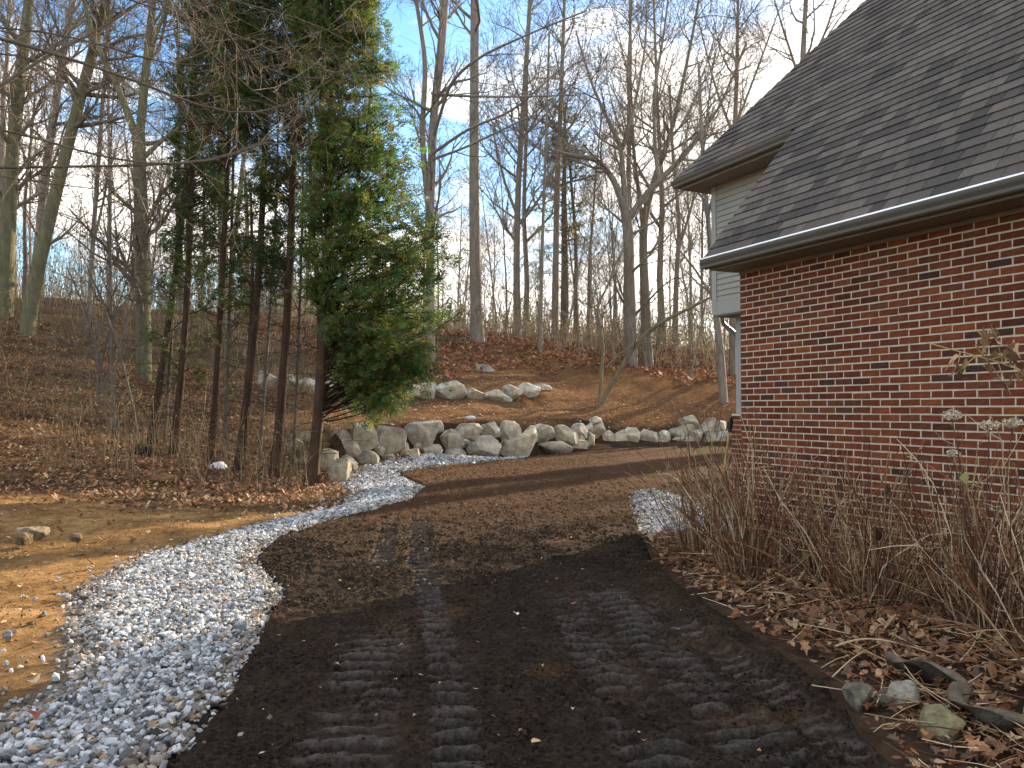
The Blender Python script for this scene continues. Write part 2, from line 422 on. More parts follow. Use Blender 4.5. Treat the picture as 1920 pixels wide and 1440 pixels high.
def soil_z(x, y):
    z = np.zeros_like(x)
    near = 1 - sstep(7, 16, y)
    z += 0.05 * (fbm(x * .8, y * .8, 3, 31) - .5)
    cl = fbm(x * 11, y * 11, 4, 32, 0.62)
    crumb = (0.040 * np.clip(cl - .45, 0, 1) * 2 + 0.020 * (fbm(x * 34, y * 34, 2, 33) - .5))
    sm = np.zeros_like(x); dep = np.zeros_like(x)
    for path, half, pitch, amp, sd, keep in [
            ([(.36, 1.0), (.62, 3.3), (.52, 4.4), (.42, 5.8), (.36, 6.4)], .17, .145, .062, 41, .40),
            ([(1.12, 1.0), (1.08, 3.4), (.95, 4.3), (.78, 5.8), (.68, 6.6)], .18, .145, .062, 51, .38),
            ([(-.30, 1.0), (-.22, 3.3), (-.33, 4.2), (-.58, 5.8), (-.78, 7.2)], .11, .160, .066, 61, .28),
            ([(-.62, 1.0), (-.72, 3.4), (-.80, 4.4), (-.95, 5.6)], .24, .150, .042, 71, .47),
            ([(-.80, 6.9), (-1.28, 10.9)], .13, .15, .05, 81, .36),
            ([(-1.20, 7.2), (-1.66, 10.6)], .12, .15, .045, 91, .42),
            ([(1.45, 2.0), (1.38, 3.6), (1.22, 4.9), (1.02, 6.2)], .12, .14, .022, 95, .5)]:
        h, s_, inn = track(x, y, path, half, pitch, amp, sd, keep)
        dep = np.where(np.abs(h) > np.abs(dep), h, dep); sm = np.maximum(sm, s_)
        crumb = crumb * (1 - 0.75 * s_) + 0.012 * inn * (1 - s_) * (fbm(x * 8, y * 8, 3, sd + 8) - .35)
    z += crumb + dep
    e = sdist(DRIVE, x, y)
    z += 0.055 * np.exp(-((e - .18) / .16) ** 2) * fbm(x * 3, y * 3, 3, 39) * (x > 0) * (y < 9)   # ridge pushed up along the bed
    return z, sm
xs = np.unique(np.concatenate([np.arange(-3.3, 2.2, 0.016), np.arange(2.2, 13.2, 0.12)]))
ys = [1.6]
while ys[-1] < 30.4: ys.append(ys[-1] + max(0.014, 0.0042 * ys[-1]))
DX, DY = np.meshgrid(xs, np.array(ys))
sd = sdist(DRIVE, DX, DY) + 0.10 * (fbm(DX * 5, DY * 5, 3, 35) - .5)
SZ, SM = soil_z(DX, DY)
DZ = 0.030 + SZ - 0.16 * (1 - sstep(-0.06, 0.07, sd)) + np.clip(base_z(DX, DY), 0, .05)
keep = sd > -0.09
ny, nx = DX.shape
idx = np.arange(ny * nx).reshape(ny, nx)
ok = keep[:-1, :-1] & keep[:-1, 1:] & keep[1:, 1:] & keep[1:, :-1]
Fq = np.stack([idx[:-1, :-1], idx[:-1, 1:], idx[1:, 1:], idx[1:, :-1]], -1)[ok]
used = np.unique(Fq); remap = np.full(ny * nx, -1); remap[used] = np.arange(len(used))
dark = np.array([0.042, 0.031, 0.023]); mud = np.array([0.100, 0.085, 0.074]); tan = np.array([0.13, 0.075, 0.038])
nn = fbm(DX * 1.6, DY * 1.6, 3, 36)
c = dark * (0.75 + 0.55 * fbm(DX * 14, DY * 14, 2, 37)[..., None])
wt_ = (sstep(.56, .74, nn) * (0.5 * fbm(DX * 7, DY * 7, 2, 38)) * (DY < 9))[..., None]
c = c * (1 - wt_) + tan * wt_
c = c * (1 - SM[..., None] * .85) + mud * SM[..., None] * .85
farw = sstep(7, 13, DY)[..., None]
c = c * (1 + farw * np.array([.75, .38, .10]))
V = np.stack([DX, DY, DZ], -1).reshape(-1, 3)[used]
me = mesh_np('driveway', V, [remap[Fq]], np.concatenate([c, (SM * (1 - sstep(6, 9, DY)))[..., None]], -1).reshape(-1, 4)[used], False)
tag(ob('driveway', me, M_soil), 'dark soil driveway with pressed tyre tread prints', None, None, 'structure')
def drive_z(x, y):
    q_ = soil_z(x, y)
    return 0.030 + q_[0] - 0.16 * (1 - sstep(-0.06, 0.07, sdist(DRIVE, x, y))) + np.clip(base_z(x, y), 0, .05), q_[1]

# ------------------------------------------------------------------ crushed stone
def stone_proto(r, n=5):
    out = []
    t = (1 + 5 ** .5) / 2
    ico = np.array([[-1, t, 0], [1, t, 0], [-1, -t, 0], [1, -t, 0], [0, -1, t], [0, 1, t], [0, -1, -t], [0, 1, -t], [t, 0, -1], [t, 0, 1], [-t, 0, -1], [-t, 0, 1]], float)
    ico /= np.linalg.norm(ico[0])
    F = np.array([[0, 11, 5], [0, 5, 1], [0, 1, 7], [0, 7, 10], [0, 10, 11], [1, 5, 9], [5, 11, 4], [11, 10, 2], [10, 7, 6], [7, 1, 8], [3, 9, 4], [3, 4, 2], [3, 2, 6], [3, 6, 8], [3, 8, 9], [4, 9, 5], [2, 4, 11], [6, 2, 10], [8, 6, 7], [9, 8, 1]])
    for _ in range(n):
        V = ico * r.uniform(0.62, 1.15, (12, 1))
        for k in range(4):
            d = r.normal(size=3); d /= np.linalg.norm(d)
            q = V @ d; c_ = r.uniform(.45, .75)
            V = V - np.clip(q - c_, 0, None)[:, None] * d
        out.append(V)
    return out, F
SP, SF = stone_proto(np.random.default_rng(3), 14)
_q = np.random.default_rng(4)                # eight-sided crumbs for soil
CPV = [np.array([[1, 0, 0], [-1, 0, 0], [0, 1, 0], [0, -1, 0], [0, 0, 1], [0, 0, -1]], float) @ np.linalg.qr(_q.normal(size=(3, 3)))[0] * _q.uniform(.6, 1.25, (6, 1)) for _ in range(14)]
CPF = np.array([[4, 0, 2], [4, 2, 1], [4, 1, 3], [4, 3, 0], [5, 2, 0], [5, 1, 2], [5, 3, 1], [5, 0, 3]])
def scatter_stones(P, r, n_try, smin, smax, y_size=None, tints=None, pile=True):
    lo = P.min(0); hi = P.max(0)
    x = r.uniform(lo[0] - .25, hi[0] + .25, n_try); y = r.uniform(lo[1], hi[1], n_try)
    sd_ = sdist(P, x, y) + 0.22 * (fbm(x * 2.6, y * 2.6, 3, 61) - .5)
    kp = (sd_ > 0.0) | ((sd_ > -0.10) & (r.random(n_try) < 0.16)) | ((sd_ > -0.45) & (r.random(n_try) < 0.018))
    return x[kp], y[kp], sd_[kp]
def gravel_mesh(P, seed, dens, smin, smax):
    r = np.random.default_rng(seed)
    lo = P.min(0); hi = P.max(0)
    ntry = int((hi[0] - lo[0] + .5) * (hi[1] - lo[1]) * dens)
    x, y, s_ = scatter_stones(P, r, ntry, smin, smax)
    d = np.hypot(x, y)
    kp = r.random(len(x)) < np.clip(7.5 / d, .28, 1) ** 1.25
    x, y, s_, d = x[kp], y[kp], s_[kp], d[kp]
    n = len(x)
    size = r.uniform(smin, smax, n) * np.clip(d / 8.5, 1, 1.9) * np.where(r.random(n) < .16, 1.55, 1.0) * np.where(r.random(n) < .25, .65, 1.0)
    z = np.clip(T_LO(x, y), -.02, 1) + HEAP(x, y) * sstep(0, .35, s_) + r.uniform(0.0, .028, n) * sstep(0, .2, s_) + 0.012
    q = r.normal(size=(n, 4)); q /= np.linalg.norm(q, axis=1, keepdims=True)
    w, a, b, c_ = q.T
    Rm = np.stack([1 - 2 * (b * b + c_ * c_), 2 * (a * b - w * c_), 2 * (a * c_ + w * b), 2 * (a * b + w * c_), 1 - 2 * (a * a + c_ * c_), 2 * (b * c_ - w * a), 2 * (a * c_ - w * b), 2 * (b * c_ + w * a), 1 - 2 * (a * a + b * b)], -1).reshape(n, 3, 3)
    flat = np.stack([r.uniform(.85, 1.3, n), r.uniform(.6, 1.0, n), r.uniform(.42, .75, n)], -1)
    pv = np.stack(SP)[r.integers(0, len(SP), n)] * flat[:, None] * size[:, None, None] * 0.5
    V = np.einsum('nij,nkj->nki', Rm, pv)
    V[..., 2] *= 0.85
    V += np.stack([x, y, z], -1)[:, None]
    g = r.uniform(.20, .62, n) ** 1.15
    cc = g[:, None] * np.array([.97, 1.0, 1.05])
    t = r.random(n)
    cc[t < .06] = np.array([.36, .26, .17]) * r.uniform(.7, 1.3, ((t < .06).sum(), 1))
    cc[(t > .06) & (t < .22)] *= .45
    dirty = (s_ < .16) & (r.random(n) < .6)
    cc[dirty] *= np.array([.62, .52, .42])
    F = (np.arange(n)[:, None, None] * 12 + SF[None]).reshape(-1, 3)
    return mesh_np('gravel', V.reshape(-1, 3), [F], np.repeat(cc, 12, 0)), n
me, n_g = gravel_mesh(GRAVEL, 5, 1900, .031, .060)
tag(ob('gravel', me, M_gravel), 'band of pale grey crushed stone along the driveway edge', None, None, 'stuff')
me, _ = gravel_mesh(GRAVEL2, 6, 1000, .028, .055)
tag(ob('gravel', me, M_gravel), 'patch of pale grey crushed stone beside the house corner', None, None, 'stuff')
rq = np.random.default_rng(15)
cx_ = rq.uniform(-3, 2.4, 115000); cy_ = 2.6 + 8.5 * rq.random(115000) ** 1.9
kk = sdist(DRIVE, cx_, cy_) > -.02
cx_, cy_ = cx_[kk], cy_[kk]
cz_, csm = drive_z(cx_, cy_)
kk = rq.random(len(cx_)) < np.clip((fbm(cx_ * 3, cy_ * 3, 3, 77) - .36) * 3.2, .04, 1) * (1 - .6 * csm)
cx_, cy_, cz_ = cx_[kk], cy_[kk], cz_[kk]
n_ = len(cx_)
s_ = rq.uniform(.006, .019, n_) * np.where(rq.random(n_) < .05, 2.2, 1) * np.clip(cy_ / 6, 1, 1.5) * (1 - .6 * sstep(8, 11, cy_))
pv = np.stack(CPV)[rq.integers(0, len(CPV), n_)] * rq.uniform(.6, 1.2, (n_, 1, 3)) * s_[:, None, None] * .6
pv = pv + np.stack([cx_, cy_, cz_ + s_ * .15], -1)[:, None]
me = mesh_np('soil_clods', pv.reshape(-1, 3), [(np.arange(n_)[:, None, None] * 6 + CPF[None]).reshape(-1, 3)], np.hstack([np.repeat(np.array([.048, .036, .027]) * rq.uniform(.6, 1.5, (n_, 1)), 6, 0), np.zeros((n_ * 6, 1))]))
tag(ob('soil_clods', me, M_soil), 'crumbs and clods of dark soil over the driveway', None, None, 'stuff')
def bed_sheet(P, name):
    r = np.arange(0, 1, 1)
    lo = P.min(0) - .2; hi = P.max(0) + .2
    X, Y = np.meshgrid(np.arange(lo[0], hi[0], .07), np.arange(lo[1], hi[1], .07))
    s_ = sdist(P, X, Y) + 0.22 * (fbm(X * 2.6, Y * 2.6, 3, 61) - .5)
    Z = np.clip(T_LO(X, Y), -.02, 1) + HEAP(X, Y) * sstep(0, .35, s_) - .10 * (1 - sstep(-.05, .1, s_)) + .004
    k = s_ > -.08
    i = np.arange(X.size).reshape(X.shape)
    okk = k[:-1, :-1] & k[:-1, 1:] & k[1:, 1:] & k[1:, :-1]
    F_ = np.stack([i[:-1, :-1], i[:-1, 1:], i[1:, 1:], i[1:, :-1]], -1)[okk]
    g = .16 + .22 * fbm(X * 20, Y * 20, 2, 66)
    return mesh_np(name, np.stack([X, Y, Z], -1).reshape(-1, 3), [F_], np.stack([g, g, g * 1.04], -1).reshape(-1, 3), True)
for P_ in (GRAVEL, GRAVEL2):
    tag(ob('gravel_bed', bed_sheet(P_, 'gravel_bed'), M_gravel), 'stone dust under the crushed stone', None, None, 'stuff')

# ------------------------------------------------------------------ house
TH = R(25.2); DW = 6.05
nrm = np.array([math.cos(TH), math.sin(TH)]); dr = np.array([-math.sin(TH), math.cos(TH)])
S0 = DW / math.tan(math.atan(429.5 / FPX) + TH)
COR = nrm * DW + dr * S0
house = thing('house', (COR[0], COR[1], 0), 'red brick house with steep grey shingle roof and beige siding', 'house', rotz=TH - R(90))
def hw(u, v, z):                         # house coordinates to world
    return np.stack(np.broadcast_arrays(COR[0] - np.asarray(u) * dr[0] + np.asarray(v) * nrm[0], COR[1] - np.asarray(u) * dr[1] + np.asarray(v) * nrm[1], np.asarray(z, float)), -1)
XR = 9.0                                 # how far the house runs behind the viewer's right
SLOPE = 1.21; ZE = 3.17; VE = -0.38; VB = 1.0; UB = -2.45; VRIDGE = 5.2
def roof_z(v): return ZE + SLOPE * (v - VE)
# wall core in mortar colour, bricks proud of it
a = Acc(); box(a, 0.004, XR, 0.0035, 0.25, -0.4, 3.05); box(a, 0.006, 0.25, 0.25, 1.9, -0.4, 3.0)
bw = ob('brick_wall', a.mesh('brick_wall'), M_mortar, house)
r = np.random.default_rng(12)
PAL = [((.225, .074, .036), 6), ((.195, .060, .030), 6), ((.25, .082, .038), 4), ((.165, .055, .032), 4), ((.135, .055, .036), 2.0), ((.105, .056, .042), 1.0), ((.28, .095, .038), 1.4), ((.18, .072, .042), 2.5)]
pw = np.array([p[1] for p in PAL]); pw = pw / pw.sum()
def brick_geo(w, depth=.05, h=.0540, b=.0025):
    x = np.array([0, b, w - b, w]); z = np.array([0, b, h - b, h])
    V = [[b, 0, b], [w - b, 0, b], [w - b, 0, h - b], [b, 0, h - b], [0, b, 0], [w, b, 0], [w, b, h], [0, b, h], [0, depth, 0], [w, depth, 0], [w, depth, h], [0, depth, h]]
    F = [[0, 1, 2, 3], [0, 4, 5, 1], [1, 5, 6, 2], [2, 6, 7, 3], [3, 7, 4, 0], [4, 8, 9, 5], [5, 9, 10, 6], [6, 10, 11, 7], [7, 11, 8, 4]]
    return np.array(V, float), np.array(F)
variants = {}
def brick_mesh(kind, pi, k):
    key = (kind, pi, k)
    if key not in variants:
        V, F = brick_geo(.1905 if kind == 0 else .0885)
        rr = np.random.default_rng(pi * 7 + k)
        cc = np.array(PAL[pi][0]) * (0.56 + .28 * rr.random())
        V = V + rr.normal(0, .0011, V.shape)
        cv = np.tile(cc, (len(V), 1)) * (0.85 + .3 * rr.random((len(V), 1)))
        m_ = mesh_np('brick', V, [F], cv); m_.materials.append(M_brick)
        variants[key] = m_
    return variants[key]
bricks = []
CP = .0677
k0 = int((1.52 + .3) / CP); zs0 = 1.52 - k0 * CP
ncourse = int((3.04 - zs0) / CP)
PAL = [(tuple(np.array(p[0]) * np.array([1.04, .90, .88])), p[1]) for p in PAL]
for i in range(ncourse):
    z = zs0 + i * CP + .0048
    x = 0.0
    first = True
    while x < XR - .2:
        if first and (i + k0) % 2 == 1:
            kind = 1; w = .0885
        else:
            kind = 0; w = .1905
        bricks.append((x, z, kind)); x += w + .0130; first = False
B = np.array(bricks)
px_, py_, dep_ = proj(hw(B[:, 0] + .1, np.zeros(len(B)), B[:, 1] + .03))
vis = (px_ > 1380) & (px_ < 1960) & (dep_ > 1) & (py_ > 350) & (py_ < 1180)
score = np.where(vis & (py_ < 1010) & (px_ < 1925), 1 / dep_, 0)
order = np.argsort(-score)
single = set(order[:300].tolist())
acc = Acc()
for i, (x, z, kind) in enumerate(bricks):
    if not (vis[i] or x < 5.0): continue
    pi = int(r.choice(len(PAL), p=pw)); k = int(r.integers(0, 3))
    dy = -abs(r.normal(0, .0012)); rot = r.normal(0, .004)
    if i in single:
        o = ob('brick', brick_mesh(int(kind), pi, k), None, bw)
        o.location = (x + r.normal(0, .0012), dy, z + r.normal(0, .001)); o.rotation_euler = (0, rot, 0)
    else:
        V, F = brick_geo(.1905 if kind == 0 else .0885)
        cc = np.array(PAL[pi][0]) * (0.56 + .28 * r.random())
        acc.add(V + [x, dy, z], F, np.tile(cc, (len(V), 1)) * (0.85 + .3 * r.random((len(V), 1))))
o = ob('brickwork', acc.mesh('brickwork'), M_brick, bw); o['kind'] = 'stuff'
a = Acc(); box(a, 5.0, XR + .002, -.002, .02, -.4, 3.06, (.18, .058, .042)); ob('wall_end', a.mesh('wall_end'), M_brick, bw)
# brick return round the corner towards the far wing
acc = Acc()
for i in range(ncourse):
    z = zs0 + i * CP + .0048; y = 0.06 + (0.0 if (i + k0) % 2 else .10)
    while y < 1.6:
        cc = np.array(PAL[int(r.choice(len(PAL), p=pw))][0]) * r.uniform(.8, 1.2)
        box(acc, -.002, .05, y, min(y + .194, 1.63), z, z + .0540, cc); y += .2035
o = ob('brickwork_return', acc.mesh('brickwork_return'), M_brick, bw); o['kind'] = 'stuff'

# roof body
def quad_prism(acc, pts, t=.03):
    P = np.array(pts, float); q = P.copy(); q[:, 2] -= t
    n = len(P)
    acc.add(P, [list(range(n))]); acc.add(q, [list(range(n))[::-1]])
    for i in range(n):
        j = (i + 1) % n
        acc.add([P[i], q[i], q[j], P[j]], [[0, 1, 2, 3]])
a = Acc()
zr = roof_z(VRIDGE); UH = UB + (VRIDGE - VB); VBACK = VRIDGE + (zr - roof_z(VB)) / SLOPE
UA = -0.12
quad_prism(a, [(UA, VE, ZE), (XR, VE, ZE), (XR, VB, roof_z(VB)), (UA, VB, roof_z(VB))])
quad_prism(a, [(UB, VB, roof_z(VB)), (XR, VB, roof_z(VB)), (XR, VRIDGE, zr), (UH, VRIDGE, zr)])
quad_prism(a, [(UB, VBACK, roof_z(VB)), (UB, VB, roof_z(VB)), (UH, VRIDGE, zr)])
quad_prism(a, [(XR, VBACK, roof_z(VB)), (UB, VBACK, roof_z(VB)), (UH, VRIDGE, zr), (XR, VRIDGE, zr)])
roof = ob('roof', a.mesh('roof'), M_underroof, house)
CS = math.sqrt(1 + SLOPE ** 2); EXPO = .136
SHC = [np.array(c_) * np.array([.98, .94, .91]) for c_ in ((.105, .096, .092), (.125, .114, .107), (.085, .079, .077), (.142, .127, .115), (.068, .064, .064), (.112, .10, .092))]
svar = {}
WID = [.14, .18, .22, .26, .31]
def shingle_geo(w):
    L_ = .165; t = .014
    lift = .030
    g = .0035
    V = [[g, 0, lift], [w - g, 0, lift], [w - g, L_, t], [g, L_, t], [g, 0, lift - t], [w - g, 0, lift - t], [w - g, L_, 0], [g, L_, 0]]
    F = [[0, 1, 2, 3], [4, 7, 6, 5], [0, 4, 5, 1], [1, 5, 6, 2], [2, 6, 7, 3], [3, 7, 4, 0]]
    return np.array(V, float), np.array(F)
def shingle_mesh(wi, ci):
    if (wi, ci) not in svar:
        V, F = shingle_geo(WID[wi]); m_ = mesh_np('shingle', V, [F], np.tile(SHC[ci], (len(V), 1))); m_.materials.append(M_shingle); svar[(wi, ci)] = m_
    return svar[(wi, ci)]
ang = math.atan(SLOPE)
sh = []
nrow = int((VRIDGE - VE) * CS / EXPO)
for i in range(nrow):
    t = i * EXPO - .012
    v = VE + t / CS; z = ZE + t * SLOPE / CS
    u0 = UA - .01 if v < VB - .03 else UB + max(0, v - VB) - .005
    u = u0 - r.uniform(0, .2)
    while u < 4.4:
        wi = random.randrange(5); w = WID[wi]
        sh.append((u, v, z, wi, random.randrange(6), u0)); u += w
A_ = np.array([s_[:3] for s_ in sh])
px_, py_, dep_ = proj(hw(A_[:, 0] + .1, A_[:, 1], A_[:, 2]))
vis = (px_ > 1240) & (px_ < 1990) & (py_ > -60) & (py_ < 520) & (dep_ > 1)
order = np.argsort(np.where(vis & (px_ < 1925) & (py_ > -5), dep_, 99))
single = set(order[:300].tolist())
acc = Acc()
Rx = np.array(Matrix.Rotation(ang, 3, 'X'))
for i, (u, v, z, wi, ci, u0) in enumerate(sh):
    if i in single and u >= u0:
        o = ob('shingle', shingle_mesh(wi, ci), None, roof)
        o.location = (u, v, z + .002); o.rotation_euler = (ang, 0, r.normal(0, .004))
    else:
        V, F = shingle_geo(WID[wi])
        V[:, 0] = np.clip(V[:, 0] + u, u0, None) - u
        if V[1, 0] - V[0, 0] < .01: continue
        acc.add(V @ Rx.T + [u, v, z + .002], F, SHC[ci] * r.uniform(.93, 1.07))
o = ob('shingle_courses', acc.mesh('shingle_courses'), M_shingle, roof); o['kind'] = 'stuff'
# hip cap and far-end shingles (one sheet of courses on the hip side)
acc = Acc(); 
nh = 40
for i in range(nh):
    f0 = i / nh; f1 = (i + 1.3) / nh
    p0 = np.array([UB + f0 * (UH - UB), VB + f0 * (VRIDGE - VB), roof_z(VB) + f0 * (zr - roof_z(VB)) + .03]); p1 = np.array([UB + f1 * (UH - UB), VB + f1 * (VRIDGE - VB), roof_z(VB) + f1 * (zr - roof_z(VB)) + .012])
    s1 = np.array([.10, -.0, -.035]); s2 = np.array([0., .10, -.035])
    q0 = p0 + [.09, -.03, -.028]; q1 = p1 + [.09, -.03, -.028]; e0 = p0 + [-.03, .09, -.028]; e1 = p1 + [-.03, .09, -.028]
    acc.add([p0, p1, q1, q0], [[0, 3, 2, 1]], SHC[i % 6]); acc.add([p0, p1, e1, e0], [[0, 1, 2, 3]], SHC[(i + 2) % 6])
ob('hip_cap', acc.mesh('hip_cap'), M_shingle, roof)

# eaves: soffit, fascia, gutters
def gutter(name, x0, x1, y, z, parent):
    """K-style trough: open top, rolled lip; runs along x at outer face y"""
    a = Acc()
    prof = [(y + .115, z - .005), (y + .115, z - .095), (y + .045, z - .097), (y + .03, z - .085), (y + .028, z - .06), (y + .006, z - .03), (y, z - .012), (y, z),
            (y + .016, z + .001), (y + .016, z - .012), (y + .012, z - .028), (y + .036, z - .058), (y + .04, z - .084), (y + .107, z - .088), (y + .107, z - .005)]
    n = len(prof)
    V = [[x0, p[0], p[1]] for p in prof] + [[x1, p[0], p[1]] for p in prof]
    a.add(V, [[i, n + i, n + (i + 1) % n, (i + 1) % n] for i in range(n)])
    for xx in (x0, x1):
        a.add([[xx - .002, y, z], [xx - .002, y + .115, z - .003], [xx - .002, y + .115, z - .095], [xx - .002, y + .04, z - .097], [xx - .002, y + .006, z - .03]], [[0, 1, 2, 3, 4]])
    return ob(name, a.mesh(name), M_gutter, parent)
g1 = gutter('gutter', UA - .02, XR, VE - .075, ZE - .022, house)
for xj in (1.55, 4.6):                    # slip joints where two lengths of gutter meet
    a = Acc(); prism(a, [(VE - .079, ZE - .020), (VE - .079, ZE - .036), (VE - .071, ZE - .054), (VE - .050, ZE - .084), (VE - .046, ZE - .112), (VE - .028, ZE - .122), (VE + .03, ZE - .121), (VE + .03, ZE - .115), (VE - .03, ZE - .113), (VE - .040, ZE - .08), (VE - .062, ZE - .05)], xj, xj + .06)
    ob('gutter_joint', a.mesh('gutter_joint'), M_gutter, g1)
# bright galvanised drip edge over the gutter
a = Acc(); prism(a, [(VE - .072, ZE - .017), (VE - .050, ZE - .016), (VE + .045, ZE + .068), (VE + .045, ZE + .056)], UA - .02, XR)
M_drip = material('galvanised_drip_edge', 0.35, (0.85, 0.86, 0.87), var=0.08, vscale=6, spec=0.5, metal=0.0)
ob('drip_edge', a.mesh('drip_edge'), M_drip, g1)
a = Acc(); box(a, UA + .03, XR - .01, VE + .042, .03, 3.035, 3.052); ob('soffit', a.mesh('soffit'), M_soffit, house)
a = Acc(); box(a, UA + .02, XR - .02, VE + .041, VE + .06, 3.03, ZE - .02); ob('fascia', a.mesh('fascia'), M_soffit, house)
a = Acc(); box(a, -.002, 5.0, -.012, .01, 2.995, 3.034); ob('frieze_board', a.mesh('frieze_board'), M_soffit, house)
# gable triangle closing the end of the low roof
a = Acc()
a.add([(UA + .03, VE + .06, ZE - .05), (UA + .03, 1.39, 3.05), (UA + .03, 1.39, roof_z(1.39) - .045), (UA + .03, VE + .06, ZE - .04)], [[0, 1, 2, 3]])
a.add([(UA + .045, VE + .06, ZE - .05), (UA + .045, 1.39, 3.05), (UA + .045, 1.39, roof_z(1.39) - .045), (UA + .045, VE + .06, ZE - .04)], [[3, 2, 1, 0]])
ob('rake_board', a.mesh('rake_board'), M_soffit, house)
# upper storey of the far wing
ZB = roof_z(VB); ZSOF = ZB - .14; VS = 1.4; US = -2.165; ZB0 = 2.84
a = Acc(); box(a, US + .03, XR, VS + .03, 2 * VRIDGE - VS, ZB0 + .01, ZSOF + .02); box(a, US + .03, XR, 2.0, 2 * VRIDGE - 2.0, -.4, ZB0 + .2)
core = ob('upper_wall', a.mesh('upper_wall'), M_siding, house)
p_ = .0812; nb = int((ZSOF - ZB0 - .2) / p_) + 1
for i in range(nb):
    z = ZB0 + .19 + i * p_
    a = Acc(); prism(a, [(VS - .004 + .0, z), (VS + .03, z), (VS + .03, z + p_ - .002), (VS + .012, z + p_ + .004)], US + .09, 1.2)
    a2 = a.mesh('siding_board'); ob('siding_board', a2, M_siding, core)
a = Acc(); box(a, US, US + .095, VS - .012, VS + .03, ZB0 + .002, ZSOF); box(a, US - .012, US + .02, VS + .03, VS + .12, ZB0 + .002, ZSOF); ob('corner_board', a.mesh('corner_board'), M_trim, house)
a = Acc(); box(a, US + .097, 1.2, VS - .010, VS + .03, ZB0, ZB0 + .186); ob('band_board', a.mesh('band_board'), M_trim, house)
a = Acc(); box(a, US + .01, 1.2, VS, 2.2, ZB0 - .02, ZB0 - .002); ob('overhang_soffit', a.mesh('overhang_soffit'), M_soffit, house)
a = Acc(); box(a, UB + .06, XR, VB + .05, VS + .05, ZSOF, ZSOF + .015); box(a, UB + .06, US + .05, VS + .052, 2 * VRIDGE - VB, ZSOF, ZSOF + .015); ob('soffit', a.mesh('soffit'), M_soffit, house)
a = Acc(); box(a, UB + .03, UA + .0, VB + .035, VB + .055, ZSOF - .01, ZB - .02); box(a, UB + .033, UB + .055, VB + .056, 2 * VRIDGE - VB, ZSOF - .01, ZB - .02); ob('fascia', a.mesh('fascia'), M_soffit, house)
g2 = gutter('gutter', UB - .05, UA - .02, VB - .08, ZB - .02, house)
g3 = gutter('gutter', 0, 8.2, 0, 0, house)
g3.location = (UB - .085, 2 * VRIDGE - VB - .2, ZB - .022); g3.rotation_euler = (0, 0, R(-90))
# lower storey of the far wing
VL = 1.65; UL = -1.97
a = Acc(); box(a, UL + .02, .2, VL + .02, 2.2, 1.42, ZB0 - .02); lw = ob('lower_wall', a.mesh('lower_wall'), M_siding, house)
a = Acc(); box(a, UL, UL + .11, VL, VL + .05, 1.43, ZB0 - .021); box(a, UL - .012, UL + .02, VL + .051, VL + .14, 1.43, ZB0 - .021); ob('corner_board', a.mesh('corner_board'), M_trim, house)
a = Acc(); box(a, UL - .04, .1, VL - .05, 2.2, -.4, 1.425); bb = ob('brick_base', a.mesh('brick_base'), M_mortar, house)
acc = Acc()
for i in range(26):
    z = -.35 + i * CP; x = UL - .05 + (.0 if i % 2 else -.1)
    if z > 1.36: break
    while x < 0:
        cc = np.array(PAL[int(r.choice(len(PAL), p=pw))][0]) * r.uniform(.8, 1.2)
        box(acc, max(x, UL - .048), x + .1905, VL - .058, VL - .02, z, z + .0540, cc); x += .2035
o = ob('base_brickwork', acc.mesh('base_brickwork'), M_brick, bb); o['kind'] = 'stuff'
# downspout from the far eave to the ground
t = Tubes()
t.add([(UB + .14, 1.55, ZB - .1), (UB + .14, 1.55, ZB - .22), (UB + .17, 1.56, ZB - .27), (US - .06, 1.62, ZB - .33), (US - .05, 1.63, ZB - .45), (US - .05, 1.62, ZB0 + .05), (US - .05, 1.62, ZB0 - .06), (US - .03, 1.64, ZB0 - .12), (UL - .07, 1.74, ZB0 - .28), (UL - .05, 1.75, ZB0 - .38), (UL - .05, 1.75, 1.5), (UL - .08, 1.68, .1)], [.033] * 12, 8)
ob('downspout', t.mesh('downspout'), M_downspout, house)

